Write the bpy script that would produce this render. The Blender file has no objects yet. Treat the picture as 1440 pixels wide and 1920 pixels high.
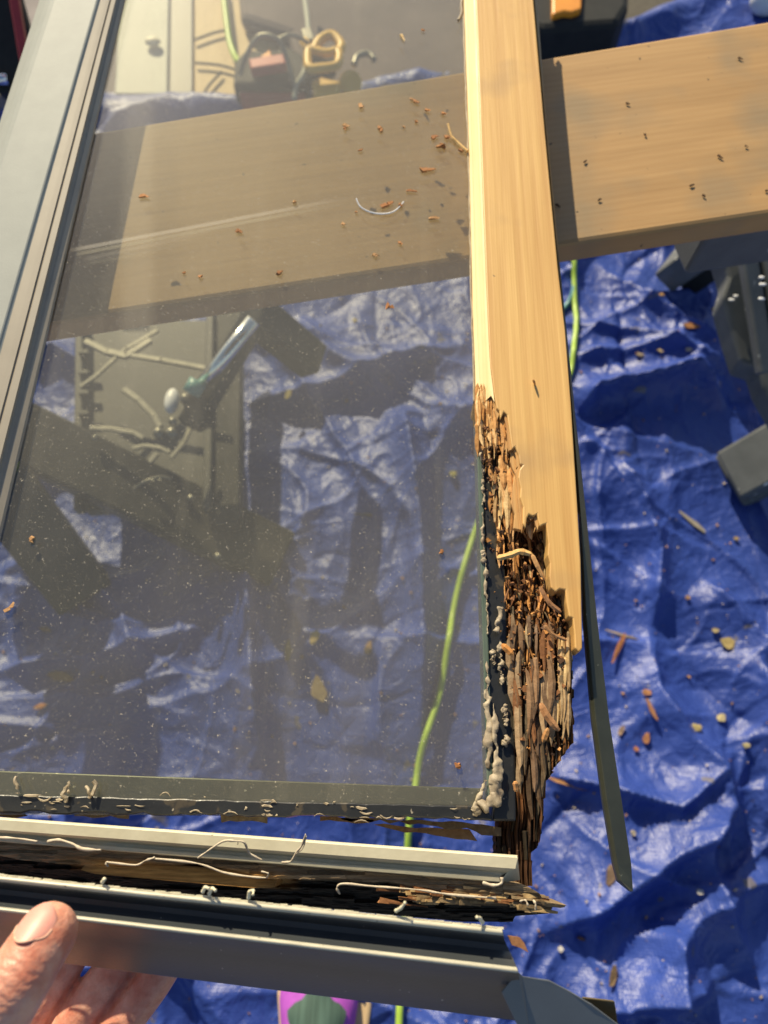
import bpy, math, random
import numpy as np
from mathutils import Vector, Matrix
random.seed(7); rnd = random.random
S = bpy.context.scene
COL = S.collection

# ------------------------------------------------------------------ camera
F = 1400.0; CH = 1.10
def nrm(v): return v/np.linalg.norm(v)
yc = nrm(np.array([70., 3360., -F]))                    # stile direction seen by the camera
xc = nrm(np.array([yc[1], -yc[0], 0.]))                # no sideways tilt
zc = np.cross(xc, yc)
RW = np.array([xc, yc, zc])                             # camera -> world
cam_d = bpy.data.cameras.new('camera'); cam = bpy.data.objects.new('camera', cam_d); COL.objects.link(cam)
M = Matrix([list(RW[0])+[0], list(RW[1])+[0], list(RW[2])+[CH], [0, 0, 0, 1]])
cam.matrix_world = M
cam_d.sensor_fit = 'VERTICAL'; cam_d.sensor_height = 36; cam_d.lens = F/1920*36
cam_d.clip_start = .01; cam_d.clip_end = 100
cam_d.dof.use_dof = True; cam_d.dof.focus_distance = .345; cam_d.dof.aperture_fstop = 10.0
S.camera = cam
# ------------------------------------------------------------------ light
SUN_AZ, SUN_EL = math.radians(-23), math.radians(30)    # azimuth from +Y towards +X
w = bpy.data.worlds.new('World'); S.world = w; w.use_nodes = True
wn = w.node_tree; bg = wn.nodes['Background']
sky = wn.nodes.new('ShaderNodeTexSky'); sky.sky_type = 'NISHITA'; sky.sun_disc = False
sky.sun_elevation = SUN_EL; sky.sun_rotation = SUN_AZ
wn.links.new(sky.outputs[0], bg.inputs[0]); bg.inputs[1].default_value = .085
sd = bpy.data.lights.new('sun', 'SUN'); sd.energy = 5.0; sd.angle = math.radians(.6); sd.color = (1, .86, .60)
so = bpy.data.objects.new('sun', sd); COL.objects.link(so)
sv = Vector((math.sin(SUN_AZ)*math.cos(SUN_EL), math.cos(SUN_AZ)*math.cos(SUN_EL), math.sin(SUN_EL)))
so.rotation_euler = sv.to_track_quat('Z', 'Y').to_euler(); so.location = (-1.5, 1.5, 3)
vs = S.view_settings; S.display_settings.display_device = 'sRGB'
vs.view_transform = 'Standard'; vs.look = 'None'; vs.exposure = 0.52; vs.gamma = 1; vs.use_curve_mapping = False

# ------------------------------------------------------------------ helpers
def P(px, py, z):
    r = RW @ np.array([px-720., 960.-py, -F]); t = (z-CH)/r[2]
    return np.array([r[0]*t, r[1]*t, z])
def hsh(i, j, s=0):
    i = np.asarray(i, dtype=np.int64); j = np.asarray(j, dtype=np.int64)
    h = (i*374761393 + j*668265263 + s*982451653) & 0x7fffffff
    h = ((h ^ (h >> 13))*1274126177) & 0x7fffffff
    h = ((h ^ (h >> 16))*668265263) & 0x7fffffff
    return ((h ^ (h >> 15)) & 0xffffff)/float(0xffffff)
def vn(x, y, s=0):
    x = np.asarray(x, float); y = np.asarray(y, float)
    xi = np.floor(x).astype(np.int64); yi = np.floor(y).astype(np.int64); fx = x-xi; fy = y-yi
    fx = fx*fx*fx*(fx*(fx*6-15)+10); fy = fy*fy*fy*(fy*(fy*6-15)+10)
    a = hsh(xi, yi, s); b = hsh(xi+1, yi, s); c = hsh(xi, yi+1, s); d = hsh(xi+1, yi+1, s)
    return (a*(1-fx)+b*fx)*(1-fy)+(c*(1-fx)+d*fx)*fy
def fbm(x, y, s=0, o=4, g=.5):
    t = 0; a = 1; n = 0
    for k in range(o): t = t+a*vn(x*2**k+k*17.3, y*2**k+k*9.1, s+k); n += a; a *= g
    return t/n
def ridged(x, y, s=0, o=4, g=.5):
    t = 0; a = 1; n = 0
    for k in range(o): t = t+a*(1-abs(2*vn(x*2**k+k*7.3, y*2**k+k*3.1, s+k)-1)); n += a; a *= g
    return t/n
ORG = {}
def tag(o, label=None, cat=None, group=None, kind=None):
    if label: o['label'] = label
    if cat: o['category'] = cat
    if group: o['group'] = group
    if kind: o['kind'] = kind
    return o
def thing(name, label, cat, loc, group=None):
    o = bpy.data.objects.new(name, None); COL.objects.link(o); o.location = tuple(loc); o.empty_display_size = .02
    ORG[o] = np.array(loc, float); return tag(o, label, cat, group)
def obj(name, V, Fc, mat, parent=None, smooth=False, colors=None, bevel=0, org=None):
    V = np.array(V, float)
    if parent is not None: org = ORG[parent]
    elif org is None: org = np.array([V[:, 0].mean(), V[:, 1].mean(), V[:, 2].min()])
    org = np.array(org, float)
    me = bpy.data.meshes.new(name); me.from_pydata((V-org).tolist(), [], [list(map(int, f)) for f in Fc]); me.update()
    if colors is not None:
        ca = me.color_attributes.new('Col', 'FLOAT_COLOR', 'POINT')
        c = np.ones((len(V), 4)); c[:, :3] = np.clip(colors, 0, 1); ca.data.foreach_set('color', c.ravel())
    if smooth: me.polygons.foreach_set('use_smooth', [True]*len(me.polygons))
    me.materials.append(mat)
    o = bpy.data.objects.new(name, me); COL.objects.link(o)
    if parent is not None:
        o.parent = parent; ORG[o] = org
        if parent.type == 'MESH': o.location = (0, 0, 0)
    else: o.location = tuple(org); ORG[o] = org
    if bevel:
        b = o.modifiers.new('bevel', 'BEVEL'); b.width = bevel; b.segments = 2; b.limit_method = 'ANGLE'; b.angle_limit = .6
    return o
class G:                                                # collects geometry of ONE mesh
    def __init__(s): s.V = []; s.F = []; s.C = []
    def add(s, V, Fc, c=(1, 1, 1)):
        n = len(s.V); s.V += [list(v) for v in V]; s.F += [[i+n for i in f] for f in Fc]; s.C += [list(c)]*len(V)
    def box(s, p, q, wd, th, up=(0, 0, 1), c=(1, 1, 1), jit=0, taper=1.):
        p = np.array(p, float); q = np.array(q, float); a = nrm(q-p); up = np.array(up, float)
        sd_ = nrm(np.cross(a, up)); u = np.cross(sd_, a); V = []
        for e, k in ((p, 1.), (q, taper)):
            for sx, sy in ((-1, -1), (1, -1), (1, 1), (-1, 1)):
                V.append(e+sd_*sx*wd/2*k*(1+jit*(rnd()-.5))+u*sy*th/2*k+a*jit*wd*(rnd()-.5)*1.4)
        s.add(V, [(0, 3, 2, 1), (4, 5, 6, 7), (0, 1, 5, 4), (1, 2, 6, 5), (2, 3, 7, 6), (3, 0, 4, 7)], c)
    def tube(s, pts, r, n=10, c=(1, 1, 1), flat=1.):
        pts = [np.array(p, float) for p in pts]; m = len(pts); V = []; Fc = []
        rs = r if hasattr(r, '__len__') else [r]*m; ref = np.array([.13, .21, 1.])
        for i, p in enumerate(pts):
            t = nrm(pts[min(i+1, m-1)]-pts[max(i-1, 0)]); a = nrm(np.cross(t, ref)); b = np.cross(a, t)
            for k in range(n):
                an = 2*math.pi*k/n; V.append(p+rs[i]*(a*math.cos(an)+b*math.sin(an)*flat))
        for i in range(m-1):
            for k in range(n):
                k2 = (k+1) % n; Fc.append((i*n+k, i*n+k2, (i+1)*n+k2, (i+1)*n+k))
        Fc.append(tuple(range(n))[::-1]); Fc.append(tuple((m-1)*n+k for k in range(n))); s.add(V, Fc, c)
    def prism(s, top, dz, c=(1, 1, 1)):
        n = len(top); V = [np.array(v, float) for v in top]; V += [v+np.array([0, 0, -dz]) for v in V]
        s.add(V, [tuple(range(n))[::-1], tuple(range(n, 2*n))]+[(i, (i+1) % n, n+(i+1) % n, n+i) for i in range(n)], c)
    def ball(s, c0, r, c=(1, 1, 1), n=14, m=9):
        c0 = np.array(c0, float); r = np.array(r if hasattr(r, '__len__') else (r, r, r), float); V = []; Fc = []
        for i in range(m+1):
            t = math.pi*i/m
            for k in range(n):
                a = 2*math.pi*k/n; V.append(c0+r*np.array([math.sin(t)*math.cos(a), math.sin(t)*math.sin(a), math.cos(t)]))
        for i in range(m):
            for k in range(n): k2 = (k+1) % n; Fc.append((i*n+k, (i+1)*n+k, (i+1)*n+k2, i*n+k2))
        s.add(V, Fc, c)
    def build(s, name, mat, parent=None, smooth=False, bevel=0, cols=False):
        o = obj(name, s.V, s.F, mat, parent, smooth, s.C if cols else None, bevel)
        import bmesh
        b = bmesh.new(); b.from_mesh(o.data); bmesh.ops.recalc_face_normals(b, faces=b.faces); b.to_mesh(o.data); b.free()
        return o
def sliver(k, p, q, wd, th, c, bend=.12, up=(0, 0, 1)):
    """broken fibre: tapered, bent, with ragged ends"""
    p = np.array(p, float); q = np.array(q, float); a = nrm(q-p); sd_ = nrm(np.cross(a, np.array(up, float))); u = np.cross(sd_, a)
    n = 5; ws = [.35+.5*rnd(), .9, 1., .8, .08+.4*rnd()]; ln = np.linalg.norm(q-p); V = []; b = (rnd()-.5)*2*bend*ln; bz = (rnd()-.5)*bend*ln
    for i in range(n):
        t = i/(n-1); m = p+(q-p)*t+sd_*b*4*t*(1-t)+u*bz*4*t*(1-t); w_ = wd*ws[i]*(.8+.4*rnd())/2; h_ = th*(.5+.5*ws[i])/2
        for sx, sy in ((-1, -.4), (.3, -1), (1, .3), (-.2, 1)): V.append(m+sd_*sx*w_+u*sy*h_+a*(rnd()-.5)*wd*(1.5 if i in (0, n-1) else .3))
    Fc = [(i*4+j, i*4+(j+1) % 4, (i+1)*4+(j+1) % 4, (i+1)*4+j) for i in range(n-1) for j in range(4)]+[(3, 2, 1, 0), (16, 17, 18, 19)]
    k.add(V, Fc, c)
def spline(pts, k=8):
    pts = [np.array(p, float) for p in pts]; out = []
    for i in range(len(pts)-1):
        p0 = pts[max(i-1, 0)]; p1 = pts[i]; p2 = pts[i+1]; p3 = pts[min(i+2, len(pts)-1)]
        for j in range(k):
            t = j/k; out.append(.5*((2*p1)+(-p0+p2)*t+(2*p0-5*p1+4*p2-p3)*t*t+(-p0+3*p1-3*p2+p3)*t**3))
    out.append(pts[-1]); return out

# ------------------------------------------------------------------ materials
def mat(name, c, rough=.6, metal=0, c2=None, scale=20, stretch=(1, 1, 1), bump=0, bscale=None, spec=.5,
        attr=False, detail=6, ramp=(.3, .7), sss=0, specks=None, coat=0):
    m = bpy.data.materials.new(name); m.use_nodes = True; nt = m.node_tree; N = nt.nodes; L = nt.links
    b = N['Principled BSDF']; b.inputs['Roughness'].default_value = rough; b.inputs['Metallic'].default_value = metal
    b.inputs['Specular IOR Level'].default_value = spec
    if coat: b.inputs['Coat Weight'].default_value = coat; b.inputs['Coat Roughness'].default_value = .25
    if sss:
        b.inputs['Subsurface Weight'].default_value = sss; b.inputs['Subsurface Radius'].default_value = (.006, .002, .001)
        b.inputs['Subsurface Scale'].default_value = 1.
    tc = N.new('ShaderNodeTexCoord'); mp = N.new('ShaderNodeMapping'); mp.inputs['Scale'].default_value = stretch
    L.new(tc.outputs['Object'], mp.inputs[0])
    nz = N.new('ShaderNodeTexNoise'); nz.inputs['Scale'].default_value = scale; nz.inputs['Detail'].default_value = detail
    nz.inputs['Roughness'].default_value = .6; L.new(mp.outputs[0], nz.inputs[0])
    if c2 is None: c2 = tuple(x*.8 for x in c)
    rp = N.new('ShaderNodeValToRGB'); rp.color_ramp.elements[0].position = ramp[0]; rp.color_ramp.elements[1].position = ramp[1]
    rp.color_ramp.elements[0].color = (*c2, 1); rp.color_ramp.elements[1].color = (*c, 1); L.new(nz.outputs[0], rp.inputs[0])
    out = rp.outputs[0]
    if attr:
        at = N.new('ShaderNodeAttribute'); at.attribute_name = 'Col'
        mx = N.new('ShaderNodeMix'); mx.data_type = 'RGBA'; mx.blend_type = 'MULTIPLY'; mx.inputs[0].default_value = 1
        L.new(out, mx.inputs[6]); L.new(at.outputs[0], mx.inputs[7]); out = mx.outputs[2]
    for (sc_, th, col_, *wd_) in (specks or []):
        n2 = N.new('ShaderNodeTexNoise'); n2.inputs['Scale'].default_value = sc_; n2.inputs['Detail'].default_value = 3
        L.new(tc.outputs['Object'], n2.inputs[0])
        r2 = N.new('ShaderNodeValToRGB'); r2.color_ramp.elements[0].position = th; r2.color_ramp.elements[1].position = th+(wd_[0] if wd_ else .03)
        L.new(n2.outputs[0], r2.inputs[0])
        mx = N.new('ShaderNodeMix'); mx.data_type = 'RGBA'; L.new(r2.outputs[0], mx.inputs[0]); L.new(out, mx.inputs[6])
        mx.inputs[7].default_value = (*col_, 1); out = mx.outputs[2]
    L.new(out, b.inputs['Base Color'])
    if bump:
        bp = N.new('ShaderNodeBump'); bp.inputs['Strength'].default_value = bump; bp.inputs['Distance'].default_value = .001
        if bscale:
            n3 = N.new('ShaderNodeTexNoise'); n3.inputs['Scale'].default_value = bscale; n3.inputs['Detail'].default_value = 5
            L.new(mp.outputs[0], n3.inputs[0]); L.new(n3.outputs[0], bp.inputs['Height'])
        else: L.new(nz.outputs[0], bp.inputs['Height'])
        L.new(bp.outputs[0], b.inputs['Normal'])
    return m
def wood(name, c, c2, stretch, rough=.55, specks=None, bump=.4, grain=9):
    """pale timber with long drawn-out annual rings and fine fibres"""
    m = mat(name, c, rough, c2=c2, scale=grain, stretch=stretch, bump=bump, detail=7, specks=specks)
    nt = m.node_tree; N = nt.nodes; L = nt.links; b = N['Principled BSDF']
    mp = [n for n in N if n.type == 'MAPPING'][0]
    wv = N.new('ShaderNodeTexWave'); wv.bands_direction = 'X' if stretch[0] > stretch[1] else 'Y'
    wv.inputs['Scale'].default_value = grain*.9; wv.inputs['Distortion'].default_value = 5; wv.inputs['Detail'].default_value = 3
    wv.inputs['Detail Scale'].default_value = .8; L.new(mp.outputs[0], wv.inputs[0])
    src = b.inputs['Base Color'].links[0].from_socket
    mx = N.new('ShaderNodeMix'); mx.data_type = 'RGBA'; mx.blend_type = 'MULTIPLY'
    mt = N.new('ShaderNodeMath'); mt.operation = 'MULTIPLY'; mt.inputs[1].default_value = .16; L.new(wv.outputs[1], mt.inputs[0])
    L.new(mt.outputs[0], mx.inputs[0]); L.new(src, mx.inputs[6]); mx.inputs[7].default_value = (.72, .58, .42, 1)
    L.new(mx.outputs[2], b.inputs['Base Color']); return m

m_stile = wood('pine', (.68, .43, .15), (.52, .29, .09), (230, 5, 60), .5, specks=[(16, .60, (.42, .26, .11), .16), (130, .73, (.24, .15, .07))], grain=1)
m_soft = wood('softened_pine', (.60, .36, .13), (.36, .18, .06), (260, 9, 80), .7, specks=[(60, .60, (.22, .11, .045), .12)], grain=1)
m_stop = wood('pine_stop', (.86, .68, .38), (.80, .58, .28), (220, 6, 200), .5, grain=1)
m_plank = wood('plank_pine', (.43, .262, .105), (.34, .20, .075), (5, 62, 60), .6, specks=[(11, .58, (.27, .19, .10), .16), (75, .72, (.10, .065, .03)), (170, .735, (.05, .035, .02))], grain=1)
m_rot = mat('rotten_wood', (1, 1, 1), .85, c2=(.42, .36, .30), scale=1, stretch=(900, 90, 500), bump=.9, attr=True, spec=.2, ramp=(.25, .75))
m_splint = mat('splinter', (1, 1, 1), .75, c2=(.6, .52, .45), scale=300, bump=.5, attr=True, spec=.25)
m_clad = mat('painted_metal', (.31, .325, .30), .62, c2=(.275, .29, .27), scale=60, bump=.08, bscale=900, spec=.3)
m_clad2 = mat('dark_painted_metal', (.046, .051, .056), .38, c2=(.036, .041, .045), scale=40, bump=.06, bscale=700, spec=.55, specks=[(420, .73, (.45, .43, .38))])
m_ridge = mat('pale_metal_ridge', (.52, .49, .38), .35, c2=(.36, .34, .27), scale=90, stretch=(1, 6, 1), bump=.1, specks=[(500, .70, (.16, .15, .12))])  # paler tone than the cladding shell, for the ridge strips
m_flap = mat('mid_grey_metal', (.13, .145, .155), .35, c2=(.11, .12, .13), scale=40)
m_inner = mat('vinyl_channel', (.33, .29, .23), .5, c2=(.28, .245, .195), scale=40, spec=.4)
m_cream = mat('cream_vinyl', (.66, .61, .45), .45, c2=(.56, .51, .36), scale=70, bump=.1, bscale=300, specks=[(300, .74, (.20, .17, .13))])
m_seal = mat('old_sealant', (.40, .335, .23), .6, c2=(.20, .15, .10), scale=160, bump=.8)
m_strand = mat('sealant_strand', (.60, .52, .40), .7, c2=(.45, .37, .27), scale=300, bump=.5)
m_black = mat('black_rubber', (.016, .017, .018), .3, c2=(.026, .027, .027), scale=80, bump=.4, specks=[(95, .60, (.060, .050, .036)), (240, .69, (.26, .23, .18))])
m_spacer = mat('spacer_bar', (.085, .10, .095), .35, c2=(.06, .07, .066), scale=60, metal=.3, specks=[(330, .71, (.5, .5, .46))])
m_gedge = mat('glass_edge', (.055, .085, .065), .2, c2=(.12, .15, .12), scale=90, stretch=(4, .4, 1))
m_olive = mat('olive_strip', (.052, .056, .040), .38, c2=(.038, .041, .029), scale=60, bump=.2, specks=[(400, .72, (.2, .2, .15))])
m_skin = mat('skin', (.68, .38, .28), .42, c2=(.50, .185, .12), scale=75, ramp=(.35, .62), bump=.55, bscale=430, sss=.25, spec=.4)
nt = m_skin.node_tree; N = nt.nodes; L = nt.links; b = N['Principled BSDF']
gq_ = N.new('ShaderNodeNewGeometry'); jt = P(26, 1850, .838); jd = nrm(P(84, 1752, .83)-P(24, 1852, .83))
sb = N.new('ShaderNodeVectorMath'); sb.operation = 'SUBTRACT'; L.new(gq_.outputs['Position'], sb.inputs[0]); sb.inputs[1].default_value = tuple(jt)
dt_ = N.new('ShaderNodeVectorMath'); dt_.operation = 'DOT_PRODUCT'; L.new(sb.outputs[0], dt_.inputs[0]); dt_.inputs[1].default_value = tuple(jd)
ns_ = N.new('ShaderNodeTexNoise'); ns_.inputs['Scale'].default_value = 160; L.new(gq_.outputs['Position'], ns_.inputs[0])
a1 = N.new('ShaderNodeMath'); a1.operation = 'MULTIPLY_ADD'; a1.inputs[1].default_value = .006; L.new(ns_.outputs[0], a1.inputs[0]); L.new(dt_.outputs['Value'], a1.inputs[2])
a2 = N.new('ShaderNodeMath'); a2.operation = 'MULTIPLY'; a2.inputs[1].default_value = 2300; L.new(a1.outputs[0], a2.inputs[0])
a3 = N.new('ShaderNodeMath'); a3.operation = 'SINE'; L.new(a2.outputs[0], a3.inputs[0])
ln_ = N.new('ShaderNodeVectorMath'); ln_.operation = 'LENGTH'; L.new(sb.outputs[0], ln_.inputs[0])
mr_ = N.new('ShaderNodeMapRange'); mr_.inputs[1].default_value = .004; mr_.inputs[2].default_value = .013; mr_.inputs[3].default_value = 1; mr_.inputs[4].default_value = 0; L.new(ln_.outputs['Value'], mr_.inputs[0])
a4 = N.new('ShaderNodeMath'); a4.operation = 'MULTIPLY'; L.new(a3.outputs[0], a4.inputs[0]); L.new(mr_.outputs[0], a4.inputs[1])
bq = N.new('ShaderNodeBump'); bq.inputs['Strength'].default_value = .22; bq.inputs['Distance'].default_value = .0006; L.new(a4.outputs[0], bq.inputs['Height'])
bo = b.inputs['Normal'].links[0].from_socket; L.new(bo, bq.inputs['Normal']); L.new(bq.outputs[0], b.inputs['Normal'])
m_nail = mat('nail', (.66, .33, .27), .42, c2=(.58, .25, .20), scale=60, sss=.2)
m_cut = mat('cuticle', (.70, .44, .32), .8, c2=(.60, .33, .23), scale=200, bump=.5)
m_grey = mat('grey_plastic', (.105, .112, .112), .5, c2=(.07, .075, .074), scale=25, bump=.25, bscale=300, specks=[(60, .70, (.62, .62, .58))])
m_dkgrey = mat('dark_grey_plastic', (.045, .042, .033), .45, c2=(.020, .020, .016), spec=.2, scale=20, bump=.2, bscale=260, specks=[(130, .735, (.3, .28, .2))])
m_blackp = mat('black_plastic', (.018, .019, .019), .65, c2=(.026, .027, .026), scale=40, spec=.2)
m_chrome = mat('chrome', (.85, .86, .84), .12, 1, c2=(.8, .8, .78), scale=30)
m_steel = mat('dull_steel', (.24, .23, .19), .38, .7, c2=(.15, .145, .12), scale=80, bump=.2)
m_olivepanel = mat('olive_panel', (.055, .053, .038), .5, c2=(.035, .034, .025), scale=14)
m_red = mat('red_plastic', (.40, .035, .04), .45, c2=(.30, .03, .03), scale=30)
m_yellow = mat('yellow_plastic', (.72, .43, .035), .4, c2=(.6, .34, .03), scale=30)
m_orange = mat('orange_latch', (.75, .30, .02), .45, c2=(.65, .24, .02), scale=30)
m_cord = mat('green_cord', (.36, .52, .07), .4, c2=(.28, .42, .05), scale=60)
m_teal = mat('teal_cord', (.10, .28, .27), .4, c2=(.08, .2, .2), scale=60)
m_concrete = mat('concrete', (.31, .275, .26), .9, c2=(.20, .175, .165), scale=9, bump=.8, bscale=80, specks=[(45, .66, (.12, .10, .09))])
m_ply = mat('plywood', (.52, .37, .16), .6, c2=(.40, .27, .10), scale=6, stretch=(6, 1, 1))
m_mat = mat('rubber_mat', (.10, .088, .065), .85, c2=(.07, .06, .045), scale=60, bump=.6)
m_panel = mat('pale_board', (.42, .43, .36), .6, c2=(.34, .35, .29), scale=8)
m_purple = mat('purple_knit', (.42, .09, .50), .75, c2=(.30, .05, .38), scale=40, bump=.5, bscale=900)
m_green = mat('green_knit', (.06, .115, .095), .8, c2=(.02, .045, .035), scale=1, stretch=(190, 8, 8), bump=.6)
m_sole = mat('tan_sole', (.62, .45, .26), .6, c2=(.52, .37, .2), scale=30)
m_white = mat('white_plastic', (.75, .76, .78), .4)
m_brownbag = mat('brown_mauve_canvas', (.16, .125, .115), .85, c2=(.11, .085, .08), scale=12, bump=.4, bscale=200)

# tarp: woven poly sheet
m_tarp = mat('blue_poly_tarp', (.031, .066, .31), .42, c2=(.018, .040, .20), scale=5, spec=.5, detail=8,
             specks=[(26, .70, (.10, .095, .13)), (150, .73, (.22, .16, .10))])
nt = m_tarp.node_tree; N = nt.nodes; L = nt.links; b = N['Principled BSDF']
tc = [n for n in N if n.type == 'TEX_COORD'][0]
w1 = N.new('ShaderNodeTexWave'); w1.inputs['Scale'].default_value = 90; w1.bands_direction = 'X'; L.new(tc.outputs['Object'], w1.inputs[0])
w2 = N.new('ShaderNodeTexWave'); w2.inputs['Scale'].default_value = 90; w2.bands_direction = 'Y'; L.new(tc.outputs['Object'], w2.inputs[0])
ad = N.new('ShaderNodeMath'); ad.operation = 'ADD'; L.new(w1.outputs[1], ad.inputs[0]); L.new(w2.outputs[1], ad.inputs[1])
b1 = N.new('ShaderNodeBump'); b1.inputs['Strength'].default_value = .25; b1.inputs['Distance'].default_value = .0006; L.new(ad.outputs[0], b1.inputs['Height'])
n5 = N.new('ShaderNodeTexNoise'); n5.inputs['Scale'].default_value = 45; n5.inputs['Detail'].default_value = 7; n5.inputs['Distortion'].default_value = 1.2
L.new(tc.outputs['Object'], n5.inputs[0])
b2 = N.new('ShaderNodeBump'); b2.inputs['Strength'].default_value = .35; b2.inputs['Distance'].default_value = .008
L.new(n5.outputs[0], b2.inputs['Height']); L.new(b1.outputs[0], b2.inputs['Normal'])
nw = N.new('ShaderNodeTexNoise'); nw.inputs['Scale'].default_value = 9; L.new(tc.outputs['Object'], nw.inputs[0])
vm = N.new('ShaderNodeVectorMath'); vm.operation = 'MULTIPLY_ADD'; vm.inputs[1].default_value = (.22, .22, .22); L.new(nw.outputs['Color'], vm.inputs[0]); L.new(tc.outputs['Object'], vm.inputs[2])
hprev = b2.outputs[0]
for sc_, st_2, ds_ in ((13, .45, .012), (37, .35, .004)):
    vo = N.new('ShaderNodeTexVoronoi'); vo.feature = 'DISTANCE_TO_EDGE'; vo.inputs['Scale'].default_value = sc_; L.new(vm.outputs[0], vo.inputs['Vector'])
    b3 = N.new('ShaderNodeBump'); b3.invert = True; b3.inputs['Strength'].default_value = st_2; b3.inputs['Distance'].default_value = ds_
    L.new(vo.outputs['Distance'], b3.inputs['Height']); L.new(hprev, b3.inputs['Normal']); hprev = b3.outputs[0]
L.new(hprev, b.inputs['Normal'])

# glass: slightly green, reflecting, with a dusty film, specks and painted-in reflection streaks
ZG = .738; ZB = .713; GO = P(500, 960, ZB)
def glass_material():
    m = bpy.data.materials.new('dusty_glass'); m.use_nodes = True; nt = m.node_tree; N = nt.nodes; L = nt.links
    N.remove(N['Principled BSDF']); out = N['Material Output']
    tr = N.new('ShaderNodeBsdfTransparent'); tr.inputs[0].default_value = (.85, .85, .78, 1)
    gl = N.new('ShaderNodeBsdfGlossy'); gl.inputs['Roughness'].default_value = .03; gl.inputs[0].default_value = (.95, .97, 1, 1)
    gm = N.new('ShaderNodeNewGeometry'); dt = N.new('ShaderNodeVectorMath'); dt.operation = 'DOT_PRODUCT'; L.new(gm.outputs['Normal'], dt.inputs[0]); L.new(gm.outputs['Incoming'], dt.inputs[1])
    def mth(op, a, b=None):
        x = N.new('ShaderNodeMath'); x.operation = op
        for i, v in enumerate((a, b)):
            if v is None: continue
            if isinstance(v, (int, float)): x.inputs[i].default_value = v
            else: L.new(v, x.inputs[i])
        return x.outputs[0]
    ml = N.new('ShaderNodeMath'); ml.operation = 'ADD'; ml.inputs[1].default_value = .05
    L.new(mth('MULTIPLY', mth('POWER', mth('SUBTRACT', 1., mth('ABSOLUTE', dt.outputs['Value'])), 5.), .95), ml.inputs[0])
    m1 = N.new('ShaderNodeMixShader'); L.new(ml.outputs[0], m1.inputs[0]); L.new(tr.outputs[0], m1.inputs[1]); L.new(gl.outputs[0], m1.inputs[2])
    df = N.new('ShaderNodeBsdfDiffuse'); df.inputs[0].default_value = (.72, .66, .54, 1)
    m2 = N.new('ShaderNodeMixShader'); L.new(m1.outputs[0], m2.inputs[1]); L.new(df.outputs[0], m2.inputs[2])
    tc = N.new('ShaderNodeTexCoord')
    def noise(scale, st, lo, hi, amp, det=5):
        mp = N.new('ShaderNodeMapping'); mp.inputs['Scale'].default_value = st; L.new(tc.outputs['Object'], mp.inputs[0])
        n = N.new('ShaderNodeTexNoise'); n.inputs['Scale'].default_value = scale; n.inputs['Detail'].default_value = det; L.new(mp.outputs[0], n.inputs[0])
        r = N.new('ShaderNodeMapRange'); r.inputs[1].default_value = lo; r.inputs[2].default_value = hi; r.inputs[3].default_value = 0; r.inputs[4].default_value = amp
        L.new(n.outputs[0], r.inputs[0]); return r.outputs[0]
    def add(a, b):
        x = N.new('ShaderNodeMath'); x.operation = 'ADD'; L.new(a, x.inputs[0]); L.new(b, x.inputs[1]); return x.outputs[0]
    s = noise(9, (1, 1, 1), .35, .85, .05)
    s = add(s, noise(1, (60, 3.5, 1), .55, .9, .045, 6))             # runs down the pane
    s = add(s, noise(700, (1, 1, 1), .66, .78, .30, 2))             # dust specks
    s = add(s, noise(1100, (1, 1, 1), .71, .80, .16, 1))
    def reflection_streak(a, b, wd, amp):  # pale reflection painted as a soft streak in the dust layer
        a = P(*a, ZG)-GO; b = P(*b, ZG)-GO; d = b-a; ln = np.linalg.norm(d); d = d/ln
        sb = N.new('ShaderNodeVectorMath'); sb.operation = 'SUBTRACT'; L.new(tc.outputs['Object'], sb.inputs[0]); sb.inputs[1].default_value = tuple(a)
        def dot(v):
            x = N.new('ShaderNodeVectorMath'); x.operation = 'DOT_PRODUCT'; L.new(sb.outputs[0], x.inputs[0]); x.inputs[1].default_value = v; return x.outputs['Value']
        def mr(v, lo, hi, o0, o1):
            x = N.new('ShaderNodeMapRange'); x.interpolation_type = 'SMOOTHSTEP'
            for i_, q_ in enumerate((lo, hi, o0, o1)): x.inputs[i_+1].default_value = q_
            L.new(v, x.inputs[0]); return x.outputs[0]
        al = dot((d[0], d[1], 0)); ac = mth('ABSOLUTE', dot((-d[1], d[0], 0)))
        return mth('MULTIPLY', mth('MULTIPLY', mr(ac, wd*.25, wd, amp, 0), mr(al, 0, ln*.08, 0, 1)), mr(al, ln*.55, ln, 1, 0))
    s = add(s, reflection_streak((118, 472), (700, 362), .0022, .22)); s = add(s, reflection_streak((150, 488), (420, 430), .0025, .07))  # slanting reflected lines, put into the pane's colour
    s = add(s, reflection_streak((255, 700), (262, -60), .014, .05))  # broad upright reflection, painted as a faint pale band
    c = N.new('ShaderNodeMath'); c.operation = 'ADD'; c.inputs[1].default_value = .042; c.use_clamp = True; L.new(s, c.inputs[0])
    L.new(c.outputs[0], m2.inputs[0]); L.new(m2.outputs[0], out.inputs[0]); return m
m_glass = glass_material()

# ------------------------------------------------------------------ setting
def sheet(name, x0, x1, y0, y1, z, m, th=None):
    return obj(name, [(x0, y0, z), (x1, y0, z), (x1, y1, z), (x0, y1, z)], [(0, 1, 2, 3)], m)
g = sheet('ground', -30, 30, -30, 30, 0, m_concrete); tag(g, kind='structure')

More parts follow.
